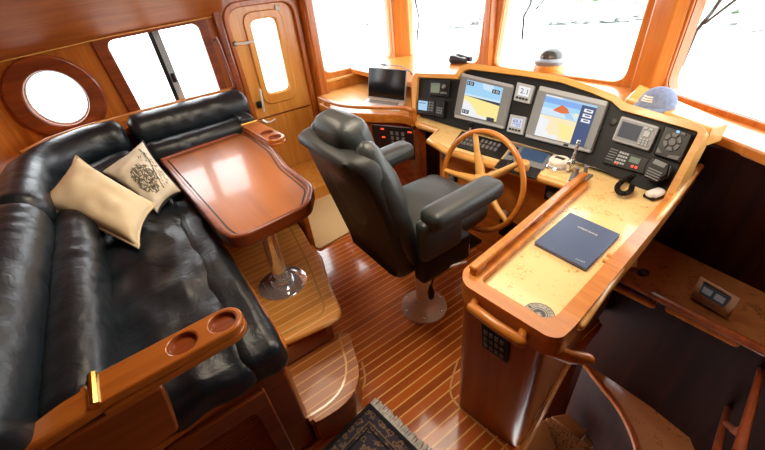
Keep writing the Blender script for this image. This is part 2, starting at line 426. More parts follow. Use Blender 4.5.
# door casing, pillar, grab rail
mb = MB(); mb.plate(poly_offset(door_out, -.055), [door_out], fr_port(0), (.03, 0, 0)); struct(mb.build('trim_3', ['wood'], bevel=.01), 'wooden casing around the side door')
mb = MB(); mb.prism(fillet([(WX, 1.90), (WX+.13, 1.92), (WX+.13, 2.03), (WX, 2.06)], .03), 0, 2.3); struct(mb.build('trim_4', ['wood'], bevel=.004), 'upright wooden pillar between side door and forward window')
mb = MB(); mb.prism([(WX, .98), (WX+.07, .98), (WX+.07, 1.06), (WX, 1.06)], .9, 2.0); struct(mb.build('trim_5', ['darkrim'], bevel=.02), 'dark upright post between sliding window and side door')
mb = MB(); g = lambda u, v, o=.12: atX(u, v, WX+o)
mb.tube([g(214, 40, .06), g(216, 38), g(219, 44), g(233, 82), g(234, 87), g(232, 89, .06)], .014, 10); tag(mb.build('grab_rail', ['darkrim']), 'slim vertical wooden grab rail between the sliding window and the side door', 'grab rail')
# window 3: forward port window
w3 = MB(); frame_ring(w3, fillet([(2.0, 1.09), (3.18, 1.09), (3.18, 2.25), (1.96, 2.25)], .14), win_b, fr_port(0), (.03, 0, 0))
w3 = struct(w3.build('window_3', ['post'], bevel=.012), 'forward port window framed in honey wood beside the side door')
mb = MB(); mb.face([V((WX-.03, y, z)) for y, z in win_b]); mb.build('pane', ['glass'], w3)

# front wall
wc = fillet([(-4.12, 1.165), (-2.90, 1.185), (-2.80, 2.2), (-4.06, 2.2)], .11)
wd = fillet([(-2.68, 1.185), (-1.37, 1.195), (-1.35, 2.2), (-2.56, 2.2)], .11)
ff = lambda x, z: V((x, FY, z))
mb = MB(); mb.plate([(WX-.07, -1.4), (-1.20, -1.4), (-1.20, 2.5), (WX-.07, 2.5)], [wc, wd], ff, (0, .07, 0))
struct(mb.build('wall_front', ['post'], smooth=20), 'front wall carrying the windscreen panes')
for i, (wp, ou, lb) in enumerate(((wc, fillet([(-4.2, 1.09), (-2.82, 1.11), (-2.72, 2.3), (-4.14, 2.3)], .13), 'windscreen pane behind the small port instruments'),
                                  (wd, fillet([(-2.76, 1.11), (-1.27, 1.12), (-1.25, 2.3), (-2.64, 2.3)], .13), 'wide windscreen pane behind the two chart screens'))):
    w = MB(); frame_ring(w, ou, wp, ff, (0, -.03, 0)); w = struct(w.build('window_%d' % (4+i), ['post'], bevel=.012), lb)
    mb = MB(); mb.face([V((x, FY+.03, z)) for x, z in wp]); mb.build('pane', ['glass'], w)
# angled starboard front wall
A0 = V((-1.20, FY, 0)); A1 = V((.9, 2.2, 0)); AD = (A1-A0).normalized(); AN = V((AD.y, -AD.x, 0))
if AN.dot(-A0) < 0: AN = -AN
fa = lambda s, z: A0+AD*s+V((0, 0, z))
LA = (A1-A0).length
we = fillet([(.17, 1.20), (2.0, 1.20), (2.0, 2.2), (.19, 2.2)], .11)
mb = MB(); mb.plate([(0, -1.4), (LA, -1.4), (LA, 2.5), (0, 2.5)], [we], fa, tuple(-AN*.07))
struct(mb.build('wall_starboard_front', ['wood'], smooth=20), 'angled front wall on the starboard bow')
w = MB(); frame_ring(w, fillet([(.06, 1.11), (2.08, 1.11), (2.08, 2.3), (.08, 2.3)], .13), we, fa, tuple(AN*.03)); w = struct(w.build('window_6', ['wood'], bevel=.012), 'angled windscreen pane on the starboard side behind the cap')
mb = MB(); mb.face([fa(s, z)-AN*.03 for s, z in we]); mb.build('pane', ['glass'], w)
# mullion posts
for i, (x, wd_) in enumerate(((-2.745, .07),)):
    mb = MB(); mb.prism([(x-wd_/2-.03, FY), (x-wd_/2, FY-.09), (x+wd_/2, FY-.09), (x+wd_/2+.03, FY)], 1.16, 2.4)
    struct(mb.build('trim_6', ['post'], bevel=.01), 'post between the two front windscreen panes')
mb = MB(); mb.prism([(-1.30, FY), (-1.27, FY-.12), (-1.13, FY-.12-.03), (-1.06, FY-.10)], 1.16, 2.4); struct(mb.build('trim_7', ['post'], bevel=.012), 'broad corner post beside the starboard windscreen pane')
mb = MB(); mb.prism([(WX, FY-.18), (WX+.06, FY-.14), (WX+.16, FY-.05), (WX+.18, FY), (WX, FY)], 1.0, 2.4); struct(mb.build('trim_8', ['post'], bevel=.012), 'corner post at the port end of the windscreen')
# other walls, lower cabin, ceiling
mb = MB(); mb.box(.95, 1.02, -1.6, 2.4, -1.4, 2.5); struct(mb.build('wall_starboard', ['dark']), 'dark starboard wall')
mb = MB(); mb.box(-4.4, 1.02, -1.67, -1.6, -1.4, 2.5); struct(mb.build('wall_aft', ['wood']), 'aft wall')
mb = MB(); mb.box(-4.4, 1.1, -1.67, 3.5, 2.42, 2.5); struct(mb.build('ceiling', ['ceil']), 'brown overhead')
mb = MB(); mb.box(-1.5, 1.1, .6, 3.3, -1.44, -1.40); struct(mb.build('floor_lower', ['dark']), 'dark floor of the lower cabin')
# overhead valance over the port side
p0 = [V((WX+.03, -1.6, 1.76)), V((WX+.03, .10, 1.885)), V((WX+.03, 1.07, 1.925)), V((WX+.03, 1.10, 1.98)), V((WX+.03, 3.2, 2.10))]
p1 = [p+V((.22, 0, .17)) for p in p0]; p2 = [V((WX+.9, p.y, 2.41)) for p in p0]
mb = MB(); mb.loft([[a, b, c, V((WX, a.y, 2.41))] for a, b, c in zip(p0[:4], p1[:4], p2[:4])]); mb.build('ceiling_valance', ['ceil'], smooth=12)['kind'] = 'structure'
bpy.data.objects['ceiling_valance']['label'] = 'dark wooden overhead valance above the saloon window and porthole'
ribbon_pts = p0[:3]
mb = MB(); mb.tube([p+V((.01, 0, -.004)) for p in p0[:3]], .005, 6); struct(mb.build('trim_9', ['light']), 'pale bead along the lower edge of the valance')

# ledge behind settee and return panel
def arc(cx, cy, r, a0, a1, n=10): return [(cx+r*math.cos(math.radians(a0+(a1-a0)*i/n)), cy+r*math.sin(math.radians(a0+(a1-a0)*i/n))) for i in range(n+1)]

# ================================================================== SETTEE
st = thing('corner_settee', 'black leather corner settee with wooden base and fold-out cup holder armrests under the porthole', 'settee', (-2.4, -.3, .42))
YB = -.80                                     # back line (top of aft bolster, outer)
# plan path of the bolster centre line: starboard end of aft back -> corner -> forward along port wall
path_all = [(-1.02, -.76), (-3.25, -.78)] + arc(-3.30, -.17, .61, 270, 180, 14) + [(-3.92, .0), (-3.96, .98)]
def densify(pts, step=.035):
    out = [V((*pts[0], 0))]
    for a, b in zip(pts, pts[1:]):
        a = V((*a[:2], 0)); b = V((*b[:2], 0)); k = max(1, int((b-a).length/step))
        out += [a.lerp(b, (i+1)/k) for i in range(k)]
    return [tuple(p[:2]) for p in out]
PD = densify(path_all)
def sub_path(x):                               # split by arclength fraction
    L_ = [0]
    for a, b in zip(PD, PD[1:]): L_.append(L_[-1]+math.dist(a, b))
    return L_
LL = sub_path(0); LT = LL[-1]
def seg_path(a, b): return [p for p, l in zip(PD, LL) if a-1e-6 <= l <= b+1e-6]
def rsec(w, z0, z1, r, lean=0., n=6):          # rounded section in (out,z)
    pts = rr(0, (z0+z1)/2, w, z1-z0, r, n); return [(x-lean*(z-z0), z) for x, z in pts]
def sec_shift(s_, d): return [(x+d, z) for x, z in s_]
seamA = 1.92; seamB = 3.62; 
cuts = [(0, 1.62), (1.625, 3.30), (3.305, LT)]
for i, (a, b) in enumerate(cuts):
    mb = MB(); mb.sweep(seg_path(a, b), rsec(.30, .96, 1.29, .145, 0), ends=.055, wr=.010, seed=i*7.3); mb.build('bolster', ['leather'], st, smooth=60)
inner = [(-1.12, -.555), (-3.0, -.575)] + arc(-3.1, -.045, .53, 270, 180, 12) + [(-3.63, .2), (-3.70, .92)]
IN = densify(inner)
IL = [0]
for a, b in zip(IN, IN[1:]): IL.append(IL[-1]+math.dist(a, b))
for i, (a, b) in enumerate([(0, 1.72), (1.73, 2.75), (2.76, IL[-1])]):
    mb = MB(); mb.sweep([p for p, l in zip(IN, IL) if a <= l <= b], sec_shift(rsec(.24, .78, 1.10, .11, .12), .03), ends=.06, wr=.012, seed=3+i*5); mb.build('back_cushion', ['leather'], st, smooth=60)
# seat cushions (aft bench) with front rolls, port bench
mb = MB(); mb.rbox((-2.02, -.265, .79), (1.86, .51, .15), .045, n=44, puff=.015, wr=.024, seed=1); mb.build('seat_cushion', ['leather_soft'], st, smooth=60)
mb = MB(); mb.rbox((-1.985, .035, .785), (1.79, .19, .17), .055, n=22, wr=.02, seed=11); mb.build('front_roll', ['leather'], st, smooth=60)
mb = MB(); mb.rbox((-3.35, .25, .78), (.66, 1.3, .16), .06, n=16, wr=.02, seed=8); mb.build('seat_cushion', ['leather_soft'], st, smooth=60)
# wooden base
ra, rb_ = at(285, 353, .745), at(160, 442, .745); rd = (ra-rb_)
mb = MB(); mb.prism(fillet([(-4.0, -.9), (rb_.x-rd.x*1.0, -.9), (ra.x, ra.y), (ra.x-.06, .15), (-2.9, .135), (-3.05, .9), (-4.0, .95)], [0, 0, .07, .05, .03, .05, 0]), .69, .745); mb.build('seat_rail', ['wood_h'], st, bevel=.015)
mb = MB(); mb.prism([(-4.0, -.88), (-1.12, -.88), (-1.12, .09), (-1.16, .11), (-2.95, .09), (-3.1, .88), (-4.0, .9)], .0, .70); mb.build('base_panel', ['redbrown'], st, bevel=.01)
# framed grille on the base side
fb = lambda y, z: V((-1.12, y, z))
mb = MB(); mb.plate([(-.62, .02), (-.02, .02), (-.02, .66), (-.62, .66)], [fillet([(-.55, .08), (-.09, .08), (-.09, .56), (-.55, .56)], .04)], fb, (.028, 0, 0)); mb.build('grille_frame', ['redbrown'], st, bevel=.008)
gr = MB()
for i in range(20):
    z = .09+.0235*i; gr.obox((-1.107, -.32, z), (.018, .46, .013), rot('Y', 25))
gr.build('grille_slats', ['redbrown'], st)
# armrest panel aft + folding armrest
mb = MB(); mb.slab([V((-1.05, y, z)) for y, z in fillet([(-.95, .68), tuple(atX(180, 430, -1.05)[1:]), tuple(atX(163, 386, -1.05)[1:]), (-.50, 1.03), (-.95, 1.04)], .02)], (-.07, 0, 0)); mb.build('side_panel', ['redbrown'], st, bevel=.01)
mb = MB(); mb.slab([at(86, 382, 1.09), at(103, 401, 1.09), at(40, 441, 1.09)+V((0, 0, 0)), at(-30, 480, 1.09), at(-45, 455, 1.09), at(30, 424, 1.09)], (0, 0, -.05)); mb.build('side_cap', ['wood_h'], st, bevel=.012)
def armrest(c0, c1, w, parent, z, th=.06):
    a = V((*c0, 0)); b = V((*c1, 0)); t = (b-a).normalized(); n = V((-t.y, t.x, 0)); Lh = (b-a).length
    pts = [(0, -w/2), (0, w/2)]+[(Lh-w/2+w/2*math.sin(math.radians(k)), w/2*math.cos(math.radians(k))) for k in range(0, 181, 15)]
    fr = lambda s, o: a+t*s+n*o+V((0, 0, z))
    cups = [ellipse(Lh-w*.52, 0, w*.36, w*.36, 20), ellipse(Lh-w*1.55, 0, w*.36, w*.36, 20)]
    m = MB(); m.plate(pts, cups, fr, (0, 0, -th*.5)); m.prism([tuple(fr(*p)[:2]) for p in pts], z-th, z-th*.5)
    o = m.build('armrest', ['wood_h'], parent, bevel=.006)
    for k in cups:
        c = V((sum(p[0] for p in k)/20, 0, 0)); m = MB(); cc = fr(c.x, 0)
        m.lathe([(w*.375, -.02), (w*.375, -.002), (w*.35, -.002), (w*.33, -.025)], cc+V((0, 0, 0)), 20); m.build('cup_holder', ['darkrim'], o)
    m = MB(); m.tube([fr(0, -w*.5), fr(0, w*.5)], .017, 10); m.build('hinge', ['brass'], o)
    return o
e0 = at(94, 390, 1.09); e1 = at(241, 311, 1.09)
armrest((e0.x, e0.y), (e1.x, e1.y), .14, st, 1.09, .07)
a0 = at(249, 123, 1.05); a1 = at(279, 139, 1.05)
armrest((a0.x, a0.y), (a1.x, a1.y), .16, st, 1.05, .06)
mb = MB(); mb.rbox(((a0.x-.2), a0.y-.01, .9), (.42, .14, .42), .03, n=3); mb.build('end_panel', ['leather'], st)
mb = MB(); mb.tube([at(113, 452, .8), at(118, 440, .85), at(124, 430, .86), at(130, 432, .84)], [.03, .035, .03, .02], 10, round_end=True); mb.build('side_handle', ['wood_h'], st)
# wooden shelf between the settee back and the wall
sh_in = [p for p in PD]; 
off = poly_offset(sh_in+[(-1.0, 3)], 0)
mb = MB()
ip = [(x, y) for x, y in PD if x < -2.6]
mb.prism([(-2.6, -1.6), (-2.6, -.86)]+[(x-(.13 if x < -3.7 else .10), y-(.13 if x > -3.7 else .05)) for x, y in ip]+[(WX, .98), (WX, -1.6)], 1.10, 1.17)
struct(mb.build('trim_10', ['wood_x'], bevel=.008), 'wooden ledge between the settee back and the port wall')
mb = MB(); mb.sweep([(x-(.16), y-.03) for x, y in densify([(-3.55, -.78), (-3.78, -.62), (-3.9, -.4), (-3.98, -.1), (-4.02, .35), (-4.03, .98)])], rr(0, 1.21, .03, .12, .014, 3))
struct(mb.build('trim_11', ['wood_x']), 'pale curved edge strip behind the settee bolster')
mb = MB(); mb.slab([V((-4.25, -.86, 1.15)), V((-3.3, -1.2, 1.15)), V((-3.3, -1.2, 2.4)), V((-4.25, -.86, 2.4))], (-.05, -.1, 0)); struct(mb.build('trim_12', ['wood']), 'angled corner panel left of the porthole')

# pillows
def pillow(c, thick, name, mats, label, sag=.0, seed=0, pic=None, edge=None, grp=None):
    c = [V(p) for p in c]; n = 56 if pic else 22; mb = MB()
    nn = (c[1]-c[0]).cross(c[3]-c[0]).normalized()
    if nn.dot(V((0, 0, H))-c[0]) < 0: nn = -nn
    g = {}
    for sd in (1, -1):
        for i in range(n+1):
            for j in range(n+1):
                s = i/n; t = j/n
                a = 1-(2*s-1)**2; b = 1-(2*t-1)**2
                pin = .10*(1-a*.0)
                ss = .5+(s-.5)*(1-.13*b**1.0*(abs(2*s-1)**2)); tt = .5+(t-.5)*(1-.13*a*(abs(2*t-1)**2))
                # edges bow inwards between the corners
                p = (c[0]*(1-ss)+c[1]*ss)*(1-tt)+(c[3]*(1-ss)+c[2]*ss)*tt
                h = thick*(max(a, 0)*max(b, 0))**.42
                h *= 1+.12*noise.noise(V((s*4+seed, t*4, seed)))
                p = p+nn*(h*sd)+nn*(.012*noise.noise(V((s*9, t*3+seed, 2)))*(a*b)**.3)
                bd = i in (0, n) or j in (0, n)
                if bd and sd == -1: g[sd, i, j] = g[1, i, j]
                else: g[sd, i, j] = mb.bm.verts.new(p)
        for i in range(n):
            for j in range(n):
                mi = 0
                if pic and sd == 1: mi = pic((i+.5)/n, (j+.5)/n)
                mb.f([g[sd, i, j], g[sd, i+1, j], g[sd, i+1, j+1], g[sd, i, j+1]], mi)
    loop = [g[1, i, 0].co.copy() for i in range(n+1)]+[g[1, n, j].co.copy() for j in range(1, n+1)]+[g[1, i, n].co.copy() for i in range(n-1, -1, -1)]+[g[1, 0, j].co.copy() for j in range(n-1, 0, -1)]
    o = mb.build(name, mats, smooth=80)
    e = MB(); e.tube(loop, .008, 6, closed=True); e.build('piping', [edge or mats[0]], o)
    tag(o, label, 'pillow', grp); return o
pillow([at(76, 156, 1.24), at(156, 205, .98), at(139, 248, .90), at(36, 206, 1.12)], .10, 'throw_pillow', ['beige'], 'plain pale beige throw pillow leaning in the settee corner', seed=2)
def pic2(s, t):
    d = math.hypot((s-.62)/1.0, (t-.55)/1.1)
    if d < .24+.05*noise.noise(V((s*12, t*12, 3))) and noise.noise(V((s*34, t*34, 1))) > -.18: return 1
    if .15 < s < .9 and abs(t-.26+.10*math.sin(s*5)) < .018: return 1
    if .25 < s < .85 and .08 < t < .34 and noise.noise(V((s*16, t*50, 4))) > .18: return 1
    return 0
pillow([at(143, 141, 1.16), at(182, 192, .94), at(158, 214, .88), at(101, 172, 1.08)], .075, 'patterned_pillow', ['linen', 'print'], 'cream throw pillow with a dark printed tree motif behind the table corner', seed=9, pic=pic2, edge=M['capdark'])

# ================================================================== PLATFORM, STEPS
pl = thing('seating_platform', 'raised plank platform under the dining table with a striped teak surface', 'platform', (-2.2, .4, 0))
ppoly = [(-4.2, .05), (-1.50, .05), (-1.46, .30), (at(344, 316, .42).x, at(344, 316, .42).y), (-1.95, .665), (-2.5, .755), (-3.0, .80), (-4.2, .9)]
pf = fillet(ppoly, [0, 0, .02, .08, .2, .05, 0, 0])
mb = MB(); mb.prism(pf, .385, .42); mb.build('deck', ['deck'], pl, bevel=.015)
mb = MB(); mb.prism([(-4.1, .08), (-1.54, .08), (-1.50, .30), (-1.49, .47), (-1.97, .62), (-2.5, .70), (-4.1, .8)], 0, .386); mb.build('riser', ['wood_h'], pl)
edge = fillet([(p[0], p[1]) for p in ppoly[1:7]], [0, .02, .10, .2, .05, 0])
inn = [(x-.085 if i < 99 else x, y-.07) for i, (x, y) in enumerate(edge)]
ribbon(inn, .014, .4215, 'inlay_line', parent=pl)
# louvred vent on riser
mb = MB()
v0 = at(272, 384, .25); 
for i in range(8):
    z = .255+.0155*i; mb.obox((-1.488, .26, z), (.022, .33, .007), rot('Y', 30))
mb.mi = 1; mb.box(-1.496, -1.493, .09, .43, .24, .38)
mb.build('vent_grille', ['wood_h', 'darkrim'], pl)
stp = thing('rounded_step', 'low quarter-round teak step below the platform beside the rug', 'step', (-1.3, .3, 0))
spoly = [(-1.52, .10), (-1.10, .10)]+[tuple(p[:2]) for p in smooth_path([V((-1.10, .12, 0)), at(316, 424, .23), at(352, 400, .23), at(361, 372, .23), at(353, 346, .23), V((-1.44, .56, 0))], 2)]+[(-1.52, .5)]
mb = MB(); mb.prism(spoly, .19, .23); mb.build('tread', ['stepdeck'], stp, bevel=.01)
sp2 = [(-1.35+(x+1.35)*.97, .25+(y-.25)*.96) for x, y in spoly]
mb = MB(); mb.prism(sp2, 0, .19); mb.build('riser', ['wood_h'], stp)
ribbon([(x-.06, y-.05) for x, y in spoly[2:-2]], .013, .2315, 'inlay_line', parent=stp)
s2 = thing('small_step', 'small pale step at the forward end of the platform by the doormat', 'step', (-2.2, .8, 0))
q = [at(u, v, .22) for u, v in ((296, 236), (308, 238), (323, 258), (326, 275), (318, 280), (300, 262))]
q = fillet([(p.x, p.y) for p in q], .05)
mb = MB(); mb.prism(q, 0, .22); mb.build('tread', ['honey'], s2, bevel=.02)
# partition near the door
mb = MB(); c_ = [at(262, 210, .42), at(301, 229, .42)]
mb.slab([c_[0]+V((-.6, -.02, -.4)), c_[1]+V((.0, .04, -.4)), c_[1]+V((.0, .04, .32)), c_[0]+V((-.6, -.02, .32))], (0, .05, 0)); struct(mb.build('trim_13', ['wood_h'], bevel=.01), 'low wooden partition between platform and side door')
mb = MB(); mb = MB(); mb.box(WX, -3.5, .98, 1.95, 0, .17); struct(mb.build('trim_21', ['honey'], bevel=.01), 'wooden threshold below the side door')
mb = MB(); mb.slab([at(303, 190, .01), at(325, 186, .01), at(352, 231, .01), at(320, 249, .01), at(300, 243, .01)], (0, 0, .012)); tag(mb.build('doormat', ['rope']), 'pale beige doormat on the sole between platform and helm chair', 'doormat')

# ================================================================== TABLE
tb = thing('dining_table', 'glossy reddish wooden dining table with dark inlaid border on a chrome pedestal', 'table', (-1.94, .37, .42))
TZ = .98
tp = [at(u, v, TZ) for u, v in ((159, 160), (243, 131), (252, 133), (274, 148), (287, 166), (303, 178), (314, 187), (310, 206), (247, 237), (230, 240), (219, 233))]
tp = [(p.x, p.y) for p in tp]
to = fillet(tp, [.05, .05, .05, .08, .1, .1, .06, .06, .05, .05, .06], 5)
ccw = sum(a[0]*b[1]-b[0]*a[1] for a, b in zip(to, to[1:]+to[:1])) > 0
sg = 1 if ccw else -1
ti = poly_offset(to, .035*sg); t2 = poly_offset(to, .075*sg)
mb = MB(); mb.prism(ti, .945, .972); top = mb.build('tabletop', ['tabletop'], tb)
mb = MB(); mb.plate(to, [ti], lambda x, y: V((x, y, .995)), (0, 0, -.085)); mb.build('raised_edge', ['darkrim'], tb, bevel=.012, bseg=3)
ta = poly_offset(to, .052*sg); tbb = poly_offset(to, .062*sg)
mb = MB(); mb.plate(ta, [tbb], lambda x, y: V((x, y, .9735)), (0, 0, -.004)); mb.build('inlay_band', ['blackpl'], top)
B = at(283, 283, .42)
mb = MB(); mb.lathe([(.165, 0), (.165, .008), (.15, .016), (.08, .02), (.075, .06), (.07, .065)], (B.x, B.y, .42), 36); mb.build('base', ['chrome'], tb)
tt = at(267, 230, .93); T2 = V((B.x*.55+tt.x*.45, B.y, .95))
mb = MB(); mb.tube([(B.x, B.y, .44), (B.x+(tt.x-B.x)*.4, B.y, .94)], .048, 24); mb.build('pole', ['chrome'], tb)

# ================================================================== HELM CHAIR
hx = -1.57
hc = thing('helm_chair', 'charcoal leather helm chair on a brushed steel pedestal facing the wheel', 'chair', (-1.46, 1.18, 0))
mb = MB(); pc = at(424, 306, 0)
mb.lathe([(.172, 0), (.172, .012), (.16, .022), (.10, .06), (.068, .085), (.062, .10)], (pc.x, pc.y, 0), 40); bs = mb.build('base', ['steel'], hc)
for k in range(6):
    mb = MB(); a = math.radians(60*k+20); mb.lathe([(.013, 0), (.013, .008), (.006, .012)], (pc.x+.142*math.cos(a), pc.y+.142*math.sin(a), .026), 8); mb.build('bolt', ['chrome'], bs)
mb = MB(); mb.tube([(pc.x, pc.y, .08), (pc.x, pc.y, .60)], .055, 24); mb.build('pole', ['steel'], hc)
mb = MB(); mb.rbox((hx+.02, 1.2, .60), (.42, .52, .13), .03, n=4); mb.build('seat_mechanism', ['blackpl'], hc)
mb = MB(); mb.rbox((hx, 1.36, .755), (.56, .62, .19), .08, n=12, puff=.03, wr=.008); mb.rbox((hx, 1.06, .74), (.52, .34, .16), .06, n=8, puff=.01); mb.build('seat', ['leather_grey'], hc, smooth=60)
# backrest
bt = V((hx-.085, .725, 1.40)); bb = V((hx, .92, .60)); up_ = (bt-bb).normalized(); 
mid = (bt+bb)/2; Lb = (bt-bb).length; fwd = -(V((1, 0, 0)).cross(up_)).normalized()
if fwd.y < 0: fwd = -fwd
# outer shell: tapered slab with rounded corners
def shell_ring(k):  # outline at depth k
    w0, w1, h = .30-.0*k, .335, Lb/2
    pts = fillet([(-w0, -h), (w0, -h), (w1+.02, h*.2), (w1-.01, h), (-w1-.01, h), (-w1-.03, h*.2)], [.07, .07, .2, .09, .09, .2], 6)
    return pts
mb = MB(); rings = []
for d, sc in ((-.045, .93), (-.03, .985), (0, 1), (.05, 1), (.075, .97)):
    rings.append([mid+V((1, 0, 0))*x*sc+up_*z*sc+fwd*(d-.03+.07*(abs(x)/.33)**3) for x, z in shell_ring(0)])
mb.loft(rings); mb.build('back_shell', ['shell'], hc, smooth=50)
mb = MB(); mb.rbox(mid+fwd*.075+up_*-.06, (.40, .13, Lb*.76), .055, R=Matrix((V((1, 0, 0)), fwd, up_)).transposed(), n=8, puff=.02); mb.build('back_cushion', ['leather_grey'], hc, smooth=60)
RbM = Matrix((V((1, 0, 0)), fwd, up_)).transposed()
for sx in (-1, 1):
    mb = MB(); pts = []; rs = []
    for k in range(11):
        t = k/10; h = -Lb*.44+Lb*.90*t
        pts.append(mid+V((sx*(.245+.03*math.sin(math.pi*t)), 0, 0))+up_*h+fwd*(.10-.01*math.cos(math.pi*t)))
        rs.append(.082*(1-.25*abs(2*t-1)**3)+(.012 if .55 < t < .9 else 0))
    mb.tube(pts, rs, 16, round_end=True); mb.build('side_bolster', ['leather_grey'], hc, smooth=60)
mb = MB(); hp = bt+fwd*.13-up_*.02; mb.rbox(hp+V((.0, 0, 0)), (.33, .17, .22), .055, R=RbM, n=8, puff=.02); mb.build('headrest', ['leather_grey'], hc, smooth=60)
# armrests
for sx in (-1, 1):
    ax = hx+sx*.395
    mb = MB(); mb.rbox((ax, 1.27, 1.03), (.155, .52, .11), .04, R=rot('X', 2), n=8, puff=.008); a = mb.build('armrest', ['leather_grey'], hc, smooth=60)
    mb = MB(); mb.rbox((ax-sx*.03, 1.12, .88), (.09, .30, .26), .035, n=4); mb.build('arm_bracket', ['leather_grey'], a, smooth=60)
mb = MB(); mb.rbox((hx+.33, 1.18, .66), (.10, .40, .20), .03, n=4); mb.build('side_cover', ['blackpl'], hc)
mb = MB(); c1 = at(440, 262, .62); mb.tube([c1, c1+V((.02, .12, .0)), c1+V((.02, .2, .03))], .014, 8, round_end=True)
mb.tube([c1+V((0, -.04, -.02)), c1+V((.05, .05, -.03)), c1+V((.08, .14, -.03))], .01, 8, round_end=True); mb.rbox(c1+V((.03, .15, .02)), (.04, .12, .09), .01, n=2); mb.build('levers', ['steel'], hc)
mb = MB(); c2 = at(434, 262, .58); c3 = at(431, 292, .30); mb.tube([c2, (c2+c3)/2+V((.01, .0, 0)), c3+V((0, 0, .05))], .006, 6); mb.tube([c3+V((0, 0, .06)), c3, c3-V((0, 0, .05))], [.01, .024, .02], 8, round_end=True); mb.build('pump_cord', ['blackpl'], hc)
mb = MB(); mb.rbox((hx, 1.62, .42), (.40, .16, .03), .01, n=3); mb.tube([(hx-.12, 1.45, .56), (hx-.12, 1.6, .43)], .015, 8); mb.tube([(hx+.12, 1.45, .56), (hx+.12, 1.6, .43)], .015, 8); mb.build('footrest', ['blackpl'], hc)

# ================================================================== HELM CONSOLE
hcns = thing('helm_console', 'wooden helm console with black instrument fascia and burl chart table arm', 'console', (-1.2, 1.8, 0))
ANG = math.radians(30); FN = V((0, -math.cos(ANG), math.sin(ANG))); FP = V((0, 2.18, .95)); fas = plane_at(FP, FN)
inner_px = [(417, 77), (456, 79), (461, 72), (468, 69), (524, 76), (560, 82), (592, 93), (612, 101), (621, 110), (664, 122), (697, 131), (662, 199), (600, 169), (545, 150), (500, 137), (460, 128), (414, 114)]
fpts = [fas(*p) for p in inner_px]
mb = MB(); mb.slab(fpts, -FN*.06); mb.build('fascia', ['black'], hcns)
outer_px = [(417, 114), (412, 112), (411, 80), (415, 73), (455, 74), (461, 66), (470, 63), (524, 70), (562, 76), (595, 87), (616, 95), (626, 103), (664, 114), (700, 124), (707, 131), (668, 208)]
inn_px = [(417, 115), (415, 112), (417, 80), (418, 77), (457, 79), (463, 71), (469, 69), (524, 76), (560, 82), (592, 93), (611, 101), (621, 110), (664, 122), (696, 131), (698, 133), (662, 200)]
mb = MB(); ro = [fas(*p, .03) for p in outer_px]; ri = [fas(*p, .03) for p in inn_px]
ob = [p-FN*.14 for p in ro]; ib = [p-FN*.05 for p in ri]
A = [mb.vs(l) for l in (ib, ri, ro, ob)]
for a, b in zip(A, A[1:]):
    for i in range(len(ro)-1): mb.f([a[i], a[i+1], b[i+1], b[i]])
for k in (0, -1): mb.f([A[0][k], A[1][k], A[2][k], A[3][k]])
mb.build('fascia_rim', ['light'], hcns, bevel=.012, bseg=3, smooth=50)
# desk top
DZ = .95
dp = [at(u, v, DZ) for u, v in ((412, 112), (419, 122), (439, 128), (430, 138), (448, 148), (584, 187), (478, 283), (545, 326), (563, 324), (678, 198))]
dp += [V((-.66, 2.30, DZ)), V((-2.8, 2.32, DZ))]
mb = MB(); mb.prism([p[:2] for p in dp], DZ-.04, DZ); mb.build('burl_top', ['burl'], hcns)
# desk front edge moulding
ep = [at(u, v, DZ) for u, v in ((413, 116), (419, 124), (439, 129.5), (429, 139), (447, 149.5), (586, 189))]
mb = MB(); mb.tube([p+V((0, 0, -.02)) for p in ep], .026, 8); mb.build('front_moulding', ['light'], hcns, smooth=50)
# helm front panel (under the desk)
a = at(447, 150, .9); b = at(586, 189, .9)
mb = MB(); mb.slab([V((-2.12, 1.98, 0)), V((-.85, 2.06, 0)), V((-.85, 2.06, .93)), V((-2.12, 1.98, .93))], (0, .05, 0)); mb.build('front_panel', ['wood_x'], hcns)
mb = MB(); mb.slab([V((-2.12, 2.03, 0)), V((-2.24, 2.16, 0)), V((-2.24, 2.16, .93)), V((-2.12, 2.03, .93))], (-.03, .03, 0)); mb.build('corner_panel', ['darkrim'], hcns)
mb = MB(); mb.slab([V((-2.24, 2.16, 0)), V((-2.62, 2.16, 0)), V((-2.62, 2.16, .93)), V((-2.24, 2.16, .93))], (0, .05, 0)); mb.build('recess_panel', ['dark'], hcns)
# gauges on the panel
fpn = plane_at(V((-2.12, 1.98, 0)), V((.08, -1.27, 0)).normalized())
for (u, v, w, h) in ((552, 194, .10, .11), (453, 178, .09, .06), (445, 155, .08, .09), (545, 236-30, .0, .0)):
    if not w: continue
    c = fpn(u, v, .01); mb = MB(); mb.rbox(c, (w, .02, h), .008, n=2); g_ = mb.build('switch_plate', ['blackpl'], hcns)
    mb = MB(); mb.lathe([(.028, 0), (.028, .012), (.018, .014), (.016, .02)], c+V((0, -.01, 0)), 16, R=rot('X', 90)); mb.build('knob', ['grey'], g_)
c = fpn(486, 168, .0)
mb = MB()
for i in range(7): mb.box(-1.45, -1.22, 1.985, 2.0, .30+.025*i, .312+.025*i)
mb.build('speaker_grille', ['dark'], hcns)
mb = MB(); mb.lathe([(.03, 0), (.03, .02), (.012, .03)], fpn(505, 213, 0), 14, R=rot('X', 90)); mb.build('round_knob', ['steel'], hcns)
